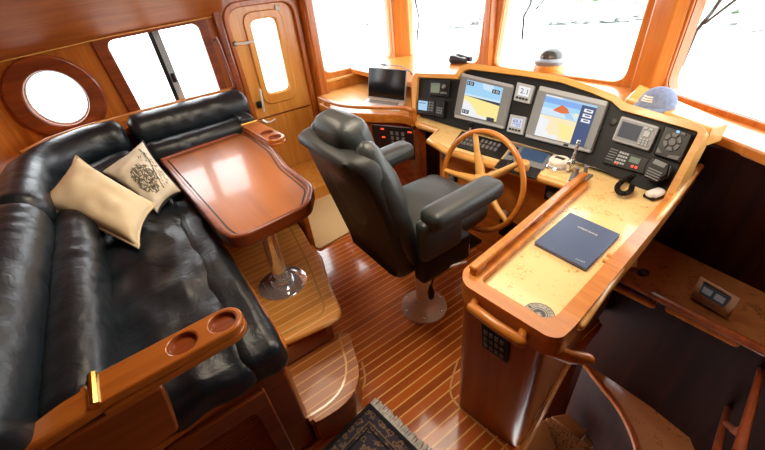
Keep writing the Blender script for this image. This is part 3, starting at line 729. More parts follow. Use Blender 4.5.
# console arm (chart table) --------------------------------------------------
RZ = .97
po = [at(u, v, .96) for u, v in ((462, 277), (556, 338), (576, 330), (672, 220))]
body = fillet([(-.775, .84), (-.40, .915), (-.44, 1.2), (-.55, 1.75), (-.62, 2.25), (-.95, 2.25), (-.93, 2.0)], [.05, .06, .1, .1, 0, 0, 0])
mb = MB(); rb = fillet([(-.775, .84), (-.40, .915), (-.47, 1.2), (-.57, 1.75), (-.62, 2.25), (-.95, 2.25), (-.93, 2.0)], [.05, .06, .1, .1, 0, 0, 0])
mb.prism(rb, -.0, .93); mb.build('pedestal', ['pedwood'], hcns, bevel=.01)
# lower stairwell side under the pedestal, with pale curved edge
mb = MB(); mb.tube([p+V((0.015, 0, 0)) for p in smooth_path([V((-.40, .90, .0)), V((-.45, 1.15, .0)), V((-.50, 1.35, .0)), V((-.55, 1.6, .0))])], .016, 8); mb.build('stair_edge_bead', ['light'], hcns)
# rim frame
outer = fillet([tuple(at(*p, .98)[:2]) for p in ((462, 271), (463, 285), (548, 338), (562, 339), (574, 328), (657, 226), (713, 152))]+[tuple(at(672, 190, .98)[:2])]+[tuple(at(*p, .98)[:2]) for p in ((645, 220), (557, 316), (546, 320), (480, 281), (589, 184), (580, 176))], [.05, .06, .05, .05, .05, .02, .02, .01, .01, .03, .03, .03, .01, .01])
mb = MB(); mb.prism(outer, .88, .985); mb.build('arm_rim', ['wood_x'], hcns, bevel=.014, bseg=3)
# raised left fiddle rail with two slots
l0 = at(472, 272, 1.0); l1 = at(584, 176, 1.0); t = (l1-l0); tn = t.normalized(); sd = V((tn.y, -tn.x, 0))
mb = MB(); mb.slab([l0+sd*.022+V((0, 0, .005)), l1+sd*.022+V((0, 0, .005)), l1-sd*.022+V((0, 0, .005)), l0-sd*.022+V((0, 0, .005))], (0, 0, .022))
for a_, b_ in ((0, .08), (.46, .54), (.92, 1.)):
    q0 = l0+t*a_; q1 = l0+t*b_; mb.slab([q0+sd*.018-V((0, 0, .02)), q1+sd*.018-V((0, 0, .02)), q1-sd*.018-V((0, 0, .02)), q0-sd*.018-V((0, 0, .02))], (0, 0, .03))
mb.build('fiddle_rail', ['wood_x'], hcns, bevel=.01)
# grab rails outside the arm
def grab(pts, r, name, parent, m='wood_x', posts=()):
    mb = MB(); mb.tube(pts, r, 12, round_end=True)
    for p, q_ in posts: mb.tube([p, q_], r*.8, 8)
    return mb.build(name, [m], parent, smooth=60)
a = at(477, 299, .93); b = at(524, 331, .93); o = V((.02, -.05, 0))
grab([a+o, (a+b)/2+o*1.1, b+o], .024, 'aft_grab_rail', hcns, posts=((a+o, a-o), (b+o, b-o)))
a = at(580, 326, .955); b = at(620, 268, .955)
grab([a, a.lerp(b, .5), b], .018, 'side_grab_rail', hcns, 'light', posts=((a, a+V((-.07, 0, 0))), (b, b+V((-.07, 0, 0)))))
a = at(624, 262, .955); b = at(712, 152, 1.0)
grab([a, b], .018, 'side_grab_rail', hcns, 'light', posts=((a, a+V((-.07, 0, 0))),))
a = at(552, 350, .80); mb = MB(); mb.tube([a+V((-.10, .03, 0)), a, at(570, 357, .80), at(588, 359, .80)], [.03, .03, .028, .024], 12, round_end=True); mb.build('stair_handle', ['wood_x'], hcns, smooth=60)
# black socket panel on the aft face
n_a = V((.075, -.375, 0)).normalized(); n_a = V((.196, -.98, 0)); fa_ = plane_at(V((-.775, .84, 0)), n_a)
cs = [fa_(483, 322, .004), fa_(510, 338, .004), fa_(509, 362, .004), fa_(483, 344, .004)]
mb = MB(); mb.slab(cs, n_a*.014); sp_ = mb.build('socket_panel', ['blackpl'], hcns, bevel=.003)
qf, qn = quad([c+n_a*.016 for c in cs]); mb = MB()
for i in range(4):
    for j in range(3):
        s0 = .12+.2*i; t0 = .15+.27*j; mb.slab([qf(s0, t0), qf(s0+.13, t0), qf(s0+.13, t0+.16), qf(s0, t0+.16)], n_a*.004)
mb.build('switches', ['grey'], sp_)
# latch on starboard face
n_b = V((.97, .24, 0)); fb_ = plane_at(V((-.42, 1.05, 0)), n_b); c = [fb_(568, 330, .02), fb_(580, 318, .02), fb_(579, 326, .02), fb_(568, 340, .02)]
mb = MB(); mb.slab(c, n_b*.012); mb.build('door_latch', ['steel'], hcns, bevel=.003)
# round seal decal
sc_ = at(539, 314, DZ+.0015); mb = MB(); R1 = .058
mb.mi = 1; mb.face([(sc_.x+x, sc_.y+y, DZ+.002) for x, y in ellipse(0, 0, R1, R1, 40)])
mb.mi = 0
def ringf(r0, r1, z, n=40):
    a = mb.vs([(sc_.x+x, sc_.y+y, z) for x, y in ellipse(0, 0, r0, r0, n)]); b = mb.vs([(sc_.x+x, sc_.y+y, z) for x, y in ellipse(0, 0, r1, r1, n)])
    for i in range(n): mb.f([a[i], a[(i+1) % n], b[(i+1) % n], b[i]])
ringf(R1*.95, R1, DZ+.003); ringf(R1*.50, R1*.56, DZ+.003); mb.face([(sc_.x+x, sc_.y+y, DZ+.003) for x, y in ellipse(0, 0, R1*.42, R1*.42, 24)])
def arc_text(body, r, a_mid, hgt_, zz, cen, dang):
    n = len(body)
    for i, ch in enumerate(body):
        if ch == ' ': continue
        aa = math.radians(a_mid+dang*((n-1)/2-i)); d = V((math.cos(aa), math.sin(aa), 0)); tt_ = V((d.y, -d.x, 0)); w = hgt_*.62
        put_text(mb, ch, lambda s, t, d=d, tt_=tt_: V((cen.x, cen.y, zz))+d*(r-hgt_/2+hgt_*t)+tt_*(w*(s-.5)))
arc_text('SELENE', R1*.76, 35, R1*.26, DZ+.0035, sc_, 20); arc_text('ION', R1*.76, 155, R1*.26, DZ+.0035, sc_, 20); arc_text('*', R1*.76, 108, R1*.2, DZ+.0035, sc_, 20)
mb.mi = 1; mb.face([(sc_.x+x, sc_.y+y, DZ+.004) for x, y in [(-.012, -.004), (.004, .012), (.0, .0), (.014, .004), (.002, -.014), (-.002, -.003)]])
mb.build('round_seal', [mat('seal_ink', (.06, .07, .08), .5), mat('seal_pale', (.45, .45, .36), .5)], hcns)

# ---- instruments on the fascia
def device(name, label, cat, corners, th=.03, bez='greyl', group=None, r=.012):
    c = [fas(*p, .001) for p in corners]; o = thing(name, label, cat, (c[0]+c[2])/2, group)
    xs = (c[1]-c[0]).normalized(); ys = (xs.cross(FN)).normalized()
    c2 = [((p-c[0]).dot(xs), (p-c[0]).dot(ys)) for p in c]; c2 = fillet(c2, r, 4)
    mb = MB(); mb.slab([c[0]+xs*x+ys*y for x, y in c2], FN*th); mb.build('casing', [bez], o, bevel=.006, bseg=2)
    qf, _ = quad([p+FN*th for p in c]); return o, qf
def screen(o, qf, s0, t0, s1, t1, draw, off=.001, name='screen', base='dark'):
    mb = MB(); g = lambda s, t, k=0: qf(s0+(s1-s0)*s, t0+(t1-t0)*t, off+k*.0006)
    mats = [E_[base]]; idx = {base: 0}
    def rect(a, b, c, d, m, k=1):
        if m not in idx: idx[m] = len(mats); mats.append(E_[m])
        mb.mi = idx[m]; mb.face([g(a, b, k), g(c, b, k), g(c, d, k), g(a, d, k)])
    def pg(pts, m, k=1):
        if m not in idx: idx[m] = len(mats); mats.append(E_[m])
        mb.mi = idx[m]; mb.face([g(*p, k) for p in pts])
    def tx(body, a, b, c, d, m, k=2):
        if m not in idx: idx[m] = len(mats); mats.append(E_[m])
        mb.mi = idx[m]; put_text(mb, body, lambda s, t: g(a+(c-a)*s, d+(b-d)*t, k))
    rect(0, 0, 1, 1, base, 0); draw(rect, pg, tx); return mb.build(name, mats, o)
def keys(o, qf, lst, m='key', name='buttons', off=.0, h=.006):
    mb = MB()
    for a, b, c, d in lst: mb.slab([qf(a, b, off), qf(c, b, off), qf(c, d, off), qf(a, d, off)], FN*h)
    return mb.build(name, [m], o)
o, qf = device('chartplotter', 'port-side chartplotter showing blue water and yellow land, behind the wheel', 'chartplotter', [(464, 74), (515, 86), (505, 130), (456, 118)], group='large chart displays on the fascia')
mb = MB(); mb.slab([qf(.0, .07, 0), qf(1, .07, 0), qf(1, .93, 0), qf(0, .93, 0)], FN*.004); mb.build('bezel', ['grey'], o)
def d1_(rect, pg, tx):
    rect(0, 0, 1, .42, 'sky'); pg([(.45, 0), (.75, 0), (.8, .2), (.5, .16)], 'pale', 2); rect(0, .38, 1, .44, 'pale', 2)
    pg([(0, .44), (1, .52), (1, .98), (0, .98)], 'yellow'); pg([(0, .55), (.2, .62), (.42, .85), (.5, 1), (0, 1)], 'white', 2); pg([(.3, .9), (.7, .92), (.75, 1), (.3, 1)], 'white', 3)
    for a, b in ((.02, .03), (.74, .10), (.02, .84), (.74, .90)): rect(a, b, a+.2, b+.11, 'dark', 3)
    for a, b in ((.05, .05), (.78, .12), (.05, .86)): tx('10', a, b, a+.13, b+.07, 'white', 4)
screen(o, qf, .15, .12, .86, .90, d1_, off=.005)
o, qf = device('chartplotter', 'larger split-screen chartplotter with red radar overlay above the throttle', 'chartplotter', [(542, 87), (610, 103), (592, 154), (527, 138)], group='large chart displays on the fascia', th=.035)
mb = MB(); mb.slab([qf(0, .09, 0), qf(1, .09, 0), qf(1, .93, 0), qf(0, .93, 0)], FN*.004); mb.build('bezel', ['grey'], o)
def d2_(rect, pg, tx):
    rect(0, 0, 1, .05, 'bluel'); rect(0, .05, .74, .47, 'blue'); rect(0, .18, .74, .30, 'sky', 2); rect(0, .30, .74, .46, 'pale', 2)
    pg([(.22, .33), (.30, .24), (.38, .16), (.50, .22), (.56, .32), (.42, .36)], 'red', 3); pg([(.46, .36), (.58, .30), (.68, .45), (.52, .44)], 'bluel', 4); rect(.66, .28, .72, .36, 'sand', 3)
    rect(0, .47, .74, 1, 'sand'); pg([(.0, .50), (.22, .58), (.2, .8), (.36, .98), (0, 1)], 'white', 2); pg([(.4, .55), (.7, .62), (.72, .95), (.5, .9)], 'yellow', 2); pg([(.28, .93), (.45, .88), (.5, 1), (.28, 1)], 'white', 3)
    rect(.76, .05, 1, 1, 'navy'); 
    for k in range(3): rect(.80, .12+.12*k, .96, .20+.12*k, 'white', 2); rect(.84, .14+.12*k, .93, .17+.12*k, 'navy', 3)
    rect(.0, .0, .35, .03, 'white', 2)
screen(o, qf, .15, .13, .90, .92, d2_, off=.005)
mb = MB(); mb.slab([qf(.62, .945, .0), qf(.69, .945, 0), qf(.69, .985, 0), qf(.62, .985, 0)], FN*.004); mb.build('card_slot', ['blackpl'], o)
for (pxs, lab, txt, sub_) in (([(519, 83), (536, 87), (531, 105), (515, 101)], 'small square depth display reading 2.1 between the chart screens', '2.1', ''),
                              ([(512, 115), (528, 118), (524, 136), (508, 132)], 'small square instrument display below the one reading 2.1', '60.1', '21')):
    o, qf = device('instrument_display', lab, 'display', pxs, th=.025, group='small square displays', r=.006)
    def ds(rect, pg, tx):
        tx(txt, .15 if sub_ else .2, .15 if sub_ else .22, .85, .5 if sub_ else .78, 'dark', 3)
        if sub_: rect(.1, .62, .9, .66, 'navy', 2); tx(sub_, .5, .7, .85, .9, 'navy', 3)
    screen(o, qf, .18, .16, .84, .66, ds, base='white' if txt == '2.1' else 'lcd')
    keys(o, qf, [(.14+.19*k, .76, .27+.19*k, .86) for k in range(4)], 'blackpl')
# small port instruments
o, qf = device('autopilot_display', 'black autopilot display with dull green screen at the top of the port fascia', 'display', [(432, 81), (452, 81), (450, 98), (431, 96)], th=.03, bez='blackpl', r=.006)
screen(o, qf, .08, .2, .55, .82, lambda rect, pg, tx: rect(.1, .15, .9, .2, 'slate', 2), base='green')
mb = MB(); c = qf(.78, .42, 0); mb.lathe([(.018, 0), (.018, .016), (.012, .02)], c, 14, R=Matrix(((1, 0, 0), (0, math.cos(math.radians(60)), -math.sin(math.radians(60))), (0, math.sin(math.radians(60)), math.cos(math.radians(60)))))); mb.build('dial', ['grey'], o)
keys(o, qf, [(.62+.11*k, .74, .70+.11*k, .84) for k in range(3)], 'grey')
o, qf = device('radio_unit', 'small black unit with pale blue screen low on the port fascia', 'radio', [(420, 99), (438, 101), (436, 117), (419, 114)], th=.035, bez='blackpl', r=.006)
screen(o, qf, .08, .15, .60, .75, lambda rect, pg, tx: rect(.1, .2, .8, .28, 'slate', 2), base='bluel')
keys(o, qf, [(.68, .15+.16*k, .78, .25+.16*k) for k in range(4)]+[(.83, .15+.16*k, .93, .25+.16*k) for k in range(4)], 'grey')
o, qf = device('remote_handset', 'slim black handset clipped beside the pale blue screen on the port fascia', 'handset', [(440, 101), (448, 102), (446, 119), (438, 117)], th=.05, bez='blackpl', r=.006)
keys(o, qf, [(.2+.25*i, .45+.14*j, .37+.25*i, .54+.14*j) for i in range(3) for j in range(3)], 'grey')
# starboard instruments
o, qf = device('radar_display', 'grey-framed display with a dark blank screen on the starboard fascia', 'display', [(623, 117), (661, 128), (650, 152), (613, 141)], th=.03, bez='greyl', r=.012)
mb = MB(); mb.slab([qf(.05, .09, 0), qf(.95, .09, 0), qf(.95, .91, 0), qf(.05, .91, 0)], FN*.003); mb.build('faceplate', ['grey'], o)
screen(o, qf, .10, .18, .64, .80, lambda rect, pg, tx: None, base='dark', off=.004)
keys(o, qf, [(.68, .16, .76, .24), (.82, .16, .90, .24), (.73, .30, .87, .52)]+[(.69+.08*i, .60+.1*j, .74+.08*i, .66+.1*j) for i in range(3) for j in range(3)], 'greyl', off=.003)
o, qf = device('autopilot_keypad', 'black keypad with a ring of grey buttons at the starboard end of the fascia', 'keypad', [(666, 126), (694, 135), (681, 164), (654, 155)], th=.022, bez='blackpl', r=.01)
mb = MB(); mb.mi = 0
for k in range(6):
    aa = [math.radians(60*k+8), math.radians(60*k+52)]; pts = [(.47+.30*math.cos(a_)*1.0, .44+.30*math.sin(a_)) for a_ in (aa[0], (aa[0]+aa[1])/2, aa[1])]+[(.47+.18*math.cos(a_), .44+.18*math.sin(a_)) for a_ in (aa[1], aa[0])]
    mb.slab([qf(*p) for p in pts], FN*.008)
mb.slab([qf(.47+.12*math.cos(math.radians(a_)), .44+.12*math.sin(math.radians(a_))) for a_ in range(0, 360, 30)], FN*.008)
mb.slab([qf(*p) for p in ((.08, .74), (.30, .88), (.08, .92))], FN*.008); mb.slab([qf(*p) for p in ((.55, .86), (.92, .80), (.88, .94), (.5, .96))], FN*.008); mb.slab([qf(*p) for p in ((.62, .05), (.78, .05), (.78, .13), (.62, .13))], FN*.008)
mb.build('buttons', ['key'], o); keys(o, qf, [(.46, .04, .57, .12)], E_['sky'], 'blue_button')
# VHF radio
o, qf = device('vhf_radio', 'black flush radio with number keys and handset below the blank grey display', 'radio', [(612, 147), (653, 160), (645, 175), (603, 163)], th=.02, bez='blackpl', r=.006)
keys(o, qf, [(.27+.06*i, .10+.20*j, .315+.06*i, .22+.20*j) for i in range(4) for j in range(4)], 'greyl'); [keys(o, qf, [q_], 'red', 'red_key') for q_ in [(.27, .72, .31, .84), (.33, .74, .37, .86), (.66, .66, .71, .80), (.75, .66, .80, .80)]]
screen(o, qf, .55, .18, .78, .52, lambda rect, pg, tx: None, base='green'); keys(o, qf, [(.03, .1+.15*j, .22, .14+.15*j) for j in range(5)], 'grey', 'speaker_slots')
mb = MB(); c = fas(658, 170, .06); rx = (fas(668, 172)-fas(650, 167)).normalized(); ry = rx.cross(FN)
pts = [(x*.8, y*.8) for x, y in fillet([(-.07, -.075), (.06, -.055), (.075, .03), (.02, .08), (-.06, .07), (-.085, -.01)], .02)]
mb.slab([c+rx*x+ry*y-FN*.03 for x, y in pts], FN*.05); hs = mb.build('handset', ['blackpl'], o, bevel=.012, bseg=3)
mb = MB(); mb.slab([c+rx*x+ry*y+FN*.02 for x, y in [(-.03, -.05), (.03, -.04), (.025, -.015), (-.035, -.025)]], FN*.004)
for i in range(4): mb.slab([c+rx*x+ry*y+FN*.02 for x, y in [(-.04, .0+.014*i), (.03, .01+.014*i), (.03, .016+.014*i), (-.04, .006+.014*i)]], FN*.003)
mb.build('handset_grille', ['grey'], hs)
mb = MB(); base = [at(645, 172, 1.0), at(636, 178, .98), at(626, 181, .965), at(617, 187, .965), at(616, 193, .965), at(622, 197, .965), at(630, 194, .965), at(631, 189, .965)]
bp = smooth_path(base, 3); pts = []; tot = len(bp)
cp = []
for i in range(len(bp)-1):
    for k in range(6): cp.append(bp[i].lerp(bp[i+1], k/6))
for i, p in enumerate(cp):
    t_ = (cp[min(i+1, len(cp)-1)]-cp[max(i-1, 0)]).normalized(); u_ = t_.cross(V((0, 0, 1))).normalized(); w_ = t_.cross(u_)
    a_ = i*.75; r_ = .012 if i > 20 else .005
    pts.append(p+V((0, 0, .016))+(u_*math.cos(a_)+w_*math.sin(a_))*r_)
mb.tube(pts, .0038, 5); mb.build('coiled_cord', ['blackpl'], o)
# recessed speakers / knob on fascia right of screen 2
mb = MB(); c = fas(613, 122, 0); mb.lathe([(.022, 0), (.022, .008), (.01, .01)], c, 14, R=Matrix.Rotation(math.radians(60), 3, 'X')); mb.build('round_plug', ['blackpl'], hcns)

# ---- desk-top equipment
def desk_panel(name, label, cat, corners, m='blackpl', h=.012, group=None):
    c = [at(*p, DZ) for p in corners]; o = thing(name, label, cat, ((c[0]+c[2])/2), group)
    mb = MB(); mb.slab(c, (0, 0, h)); mb.build('plate', [m], o, bevel=.003); qf, nn = quad([p+V((0, 0, h)) for p in c]); return o, qf
def dkeys(o, qf, lst, m, name='buttons', h=.006):
    mb = MB()
    for a, b, c, d in lst: mb.slab([qf(a, b), qf(c, b), qf(c, d), qf(a, d)], (0, 0, h))
    return mb.build(name, [m], o)
o, qf = desk_panel('switch_panel', 'black switch panel with grey keys behind the top of the wheel', 'switch panel', [(462, 132), (511, 146), (500, 160), (451, 146)])
dkeys(o, qf, [(.05+.075*i, .15+.25*j, .105+.075*i, .32+.25*j) for i in range(5) for j in range(3)]+[(.48+.08*i, .2+.3*j, .53+.08*i, .4+.3*j) for i in range(5) for j in range(2)], 'key')
o, qf = desk_panel('control_display', 'flat dark blue control display on the desk left of the throttle', 'display', [(513, 145), (553, 155), (543, 171), (503, 160)], 'grey')
mb = MB(); mb.slab([qf(.30, .12), qf(.92, .12), qf(.92, .72), qf(.30, .72)], (0, 0, .002)); mb.build('screen', [E_['slate']], o); dkeys(o, qf, [(.06, .2+.2*j, .2, .32+.2*j) for j in range(3)], 'blackpl')
o, qf = desk_panel('thruster_panel', 'small black panel with toggle left of the round chrome throttle base', 'control panel', [(501, 160), (541, 171), (535, 180), (494, 168)])
mb = MB(); mb.lathe([(.02, 0), (.016, .03), (.024, .045), (.01, .055)], qf(.30, .4), 12); mb.build('toggle', ['key'], o)
mb = MB(); mb.lathe([(.048, 0), (.052, .02), (.045, .05), (.02, .055)], qf(.60, .5), 16); mb.build('yellow_knob', ['light'], o)
# horn/knob at port end of panel (black ball lever)
mb = MB(); c = at(470, 134, DZ); mb.tube([c, c+V((0, 0, .07))], .008, 8); o = mb.build('ball_lever', ['steel']); tag(o, 'short lever with a black ball knob above the wheel rim', 'lever')
mb = MB(); mb.lathe([(.003, .055), (.018, .062), (.024, .078), (.018, .096), (.003, .102)], c, 14); mb.build('knob', ['blackpl'], o)
# throttle
tc = at(558, 168, DZ); th = thing('throttle_control', 'round chrome throttle control with an upright lever below the larger chart screen', 'throttle', tc)
mb = MB(); mb.lathe([(.078, 0), (.078, .02), (.07, .03)], tc, 32); mb.build('base', ['chrome'], th)
mb = MB(); mb.lathe([(.064, .03), (.064, .055), (.056, .066), (.02, .07)], tc, 32); mb.build('housing', ['white'], th)
mb = MB(); mb.box(tc.x-.03, tc.x+.03, tc.y-.012, tc.y+.012, .95+.066, .95+.074); mb.build('dial_plate', ['blackpl'], th)
mb = MB(); lv = tc+V((.075, .0, 0)); mb.rbox(lv+V((0, 0, .05)), (.035, .06, .07), .012, n=2); mb.tube([lv+V((0, 0, .06)), lv+V((.0, .03, .13)), lv+V((0, .04, .19))], [.012, .009, .013], 10, round_end=True); mb.build('lever', ['chrome'], th)
kc = at(580, 178, DZ); tk = thing('trim_tab_control', 'small grey control with two upright toggles right of the throttle', 'control panel', kc)
mb = MB(); c = [at(u, v, DZ) for u, v in ((572, 173), (593, 176), (584, 184), (568, 181))]; mb.slab(c, (0, 0, .012)); mb.build('plate', ['grey'], tk, bevel=.003)
for du in (0, 9):
    p_ = at(575+du, 179-du*.2, DZ); mb = MB(); mb.lathe([(.018, .01), (.013, .03), (.011, .06), (.015, .075), (.006, .08)], p_, 12); mb.build('toggle', ['grey'], tk)
# mouse
c = at(654, 197, DZ); mb = MB(); mb.rbox(c+V((0, .0, .022)), (.055, .10, .042), .02, R=rot('Z', -15), n=6, puff=.004); o = mb.build('computer_mouse', ['white'], smooth=60); tag(o, 'white and black computer mouse by the starboard end of the fascia', 'mouse')
mb = MB(); mb.rbox(c+V((0, 0, .012)), (.064, .108, .024), .011, R=rot('Z', -15), n=4); mb.build('dark_sides', ['blackpl'], o, smooth=60)
# notebook
nc = [at(u, v, DZ+.012) for u, v in ((570, 213), (620, 235), (586, 270), (534, 243))]
nb = thing('blue_book', 'closed dark blue book lying on the burl chart table', 'book', (nc[0]+nc[2])/2-V((0, 0, .012)))
mb = MB(); mb.slab([p+V((0, 0, .002)) for p in nc], (0, 0, .004)); mb.build('front_cover', ['blue_cover'], nb, bevel=.002)
mb = MB(); cen = sum(nc, V())/4; mb.slab([cen+(p-cen)*.97-V((0, 0, .008)) for p in nc], (0, 0, .011)); mb.build('pages', ['pages'], nb)
mb = MB(); mb.slab([p-V((0, 0, .012)) for p in nc], (0, 0, .004)); mb.build('back_cover', ['blue_cover'], nb, bevel=.002)
mb = MB(); z_ = DZ+.0190; ta_, tb_ = at(577, 227, z_), at(597, 236, z_); d_ = (tb_-ta_); pn = V((-d_.y, d_.x, 0)).normalized()*.013
put_text(mb, 'OWNERS MANUAL', lambda s, t: ta_+d_*s+pn*t)
ta2, tb2 = at(575, 259, z_), at(585, 263, z_); d2 = tb2-ta2; pn2 = V((-d2.y, d2.x, 0)).normalized()*.007
mb.build('cover_title', ['white'], nb); mb = MB()
put_text(mb, 'YACHT', lambda s, t: ta2+d2*s+pn2*t)
mb.build('cover_subtitle', ['white'], nb)

# ---- steering wheel
wc_ = atY(479.5, 182, 1.745); tilt = rot('X', -14)
sw = thing('steering_wheel', 'large wooden ships steering wheel with five spokes in front of the helm chair', 'steering wheel', wc_)
Rw = 0.34
def wpt(a, r, off=0.): return wc_+tilt@V((r*math.cos(a), off, r*math.sin(a)))
mb = MB(); mb.tube([wpt(2*math.pi*k/64, Rw) for k in range(64)], .019, 12, closed=True); mb.build('rim', ['wood_x'], sw, smooth=60)
for k in range(5):
    a = math.radians(112+72*k); mb = MB()
    mb.tube([wpt(a, .03, .02), wpt(a, .10, .015), wpt(a, .22, .0), wpt(a, Rw-.005, 0)], [.036, .031, .020, .017], 10); mb.build('spoke', ['light'], sw, smooth=60)
mb = MB(); mb.lathe([(.065, 0), (.068, .02), (.055, .045), (.03, .055)], wpt(0, 0, .03), 20, R=tilt@rot('X', 90)); mb.build('hub', ['light'], sw, smooth=50)
mb = MB(); mb.tube([wpt(0, 0, .03), V((wc_.x, 1.99, .86))], [.03, .04], 16); mb.build('shaft', ['steel'], sw)

# ---- dash shelf, sills, compass, cap
mb = MB(); mb.prism([(-4.2, 2.42), (-2.85, 2.40), (-1.0, 2.60), tuple(at(713, 133, 1.17)[:2]), tuple(at(790, 163, 1.17)[:2]), tuple((fa(LA*.95, 0)+AN*.0)[:2]), tuple(A0[:2]), (WX, FY)], 1.11, 1.17)
struct(mb.build('trim_14', ['post'], bevel=.01), 'pale dash shelf running under the windscreen')
q0, q1 = at(712, 134, 1.13), at(800, 168, 1.13)
mb = MB(); mb.slab([q0, q1, q1+V((0, 0, -.13)), q0+V((0, 0, -.13))], (.0, .03, 0)); struct(mb.build('trim_15', ['honey']), 'honey apron below the starboard dash shelf')
cpt = at(545, 66, 1.25); cm = thing('compass', 'domed black compass with light base on the dash behind the larger chart screen', 'compass', (cpt.x, cpt.y+.2, 1.17))
cpt = V((cpt.x-.05, cpt.y+.16, 1.17)); mb = MB(); mb.lathe([(.15, 0), (.15, .03), (.14, .07)], cpt, 28); mb.build('base', ['honey'], cm)
mb = MB(); mb.lathe([(.145, .07), (.15, .10), (.13, .12), (.11, .125)], cpt, 28); mb.build('bezel', ['grey'], cm)
mb = MB(); mb.lathe([(.11, .125), (.105, .15), (.085, .18), (.05, .20), (.004, .208)], cpt, 24); mb.build('dome', [mat('compass_dome', (.05, .055, .05), .06)], cm, smooth=60)
# cap
k0 = at(662, 106, 1.29)
mb = MB(); mb.prism([tuple(at(u, v, 1.28)[:2]) for u, v in ((626, 98), (712, 128), (730, 122), (640, 84))], 1.171, 1.28); struct(mb.build('trim_22', ['light'], bevel=.01), 'raised pale ledge where the cap rests')
cp_ = thing('baseball_cap', 'faded blue baseball cap lying on the dash beside the windscreen post', 'cap', k0)
cx_, cy_, cz_ = k0.x-.035, k0.y+.01, 1.283
Rc = rot('Z', -18)*.88
mb = MB(); rings = []
for j in range(9):
    ph = math.radians(90*j/8.4); rings.append([V((cx_, cy_, cz_))+Rc@V((.108*math.cos(ph)*math.cos(2*math.pi*i/28)*1.0, .125*math.cos(ph)*math.sin(2*math.pi*i/28), .125*math.sin(ph)**.9)) for i in range(28)])
mb.loft(rings); mb.build('crown', ['capblue'], cp_, smooth=60)
mb = MB(); g1 = []; 
for i in range(13):
    a = math.radians(180+180*i/12); 
    ring = []
    for k, (rr_, dz) in enumerate(((1.0, .0), (1.28, .012), (1.55, -.005), (1.72, -.03))):
        x = .104*math.cos(a)*(1+.0*k); y = .122*math.sin(a)*rr_ if k else .122*math.sin(a)
        ring.append(V((cx_, cy_, cz_+.012))+Rc@V((x*(1.02), y, dz-.05*abs(math.cos(a))*(k/3))))
    g1.append(ring)
top_ = [mb.vs(r_) for r_ in g1]
for a_, b_ in zip(top_, top_[1:]):
    for i in range(3): mb.f([a_[i], a_[i+1], b_[i+1], b_[i]])
o = mb.build('brim', ['capblue'], cp_, smooth=80); sm = o.modifiers.new('s', 'SOLIDIFY'); sm.thickness = .006
mb = MB()
for k, (w, dz) in enumerate(((.05, .075), (.065, .062), (.045, .050))):
    for i in range(6):
        a0_ = math.radians(270-22+44*i/6)+.04*k; a1_ = math.radians(270-22+44*(i+1)/6)+.04*k
        def cp_pt(a_, z): 
            ph = math.asin(min(1, (z/.125)**(1/.9))); return V((cx_, cy_, cz_))+Rc@V((.112*math.cos(ph)*math.cos(a_), .129*math.cos(ph)*math.sin(a_), z))
        mb.face([cp_pt(a0_, dz), cp_pt(a1_, dz), cp_pt(a1_, dz+.008), cp_pt(a0_, dz+.008)])
mb.build('embroidery', ['white'], cp_)
# binoculars
b0 = at(456, 66, 1.17); bn = thing('binoculars', 'black binoculars lying on the dash above the port instruments', 'binoculars', b0)
for k in (0, 1):
    c = b0+V((-.05+.0*k, .08+.09*k, .045)); mb = MB(); mb.tube([c+V((-.10, 0, 0)), c+V((-.03, 0, 0)), c+V((.03, 0, 0)), c+V((.12, .0, 0))], [.046, .042, .03, .026], 14); mb.build('barrel', ['blackpl'], bn)
mb = MB(); mb.rbox(b0+V((-.02, .125, .05)), (.07, .09, .03), .01, n=2); mb.build('bridge', ['blackpl'], bn)

# ================================================================== LAPTOP COUNTER
lc = thing('chart_counter', 'curved wooden side counter with fiddle rail carrying the laptop', 'counter', (-3.3, 2.3, 0))
CZ = .97
cr = [at(u, v, CZ) for u, v in ((322, 104), (334, 109), (352, 113), (380, 115), (404, 115), (413, 117))]
mb = MB(); mb.prism([(WX+.01, 1.98)]+[tuple(p[:2]) for p in cr]+[(-2.6, 2.3), (-2.75, FY-.02), (WX+.01, FY-.02)], CZ-.05, CZ); mb.build('counter_top', ['light'], lc)
mb = MB(); mb.box(WX, WX+.03, 2.06, 3.2, .97, 1.07); struct(mb.build('trim_23', ['honey']), 'honey back panel above the side counter')
cr2 = [at(u, v, CZ+.10) for u, v in ((326, 96), (336, 103), (346, 106), (380, 107), (405, 108), (412, 110), (417, 116))]
top_c = smooth_path([at(u, v, 1.07) for u, v in ((320, 96), (330, 101), (345, 105), (378, 106), (404, 106), (413, 109))], 2)
mb = MB(); mb.sweep([tuple(p[:2]) for p in top_c], rr(0, 1.055, .05, .03, .012, 3)); mb.sweep([tuple(p[:2]) for p in top_c], rr(0, .955, .05, .09, .012, 3))
k = len(top_c)
for a_ in (0, k//6, k-2):
    p_ = top_c[a_]; mb.box(p_.x-.03, p_.x+.03, p_.y-.02, p_.y+.02, .96, 1.06)
mb.build('fiddle_rail', ['wood_x'], lc, smooth=50)
bot = [V((p.x*.985, p.y*1.01+.02, 0)) for p in top_c]
A_ = [V((p.x, p.y, .92)) for p in bot]; mb = MB(); mb.loft([[V((p.x, p.y, 0)) for p in bot]+[V((-2.7, 2.4, 0)), V((WX+.02, 2.4, 0))], A_+[V((-2.7, 2.4, .92)), V((WX+.02, 2.4, .92))]]); mb.build('cabinet', ['darkrim'], lc)
def cab(u, v, z): return at(u, v, z)
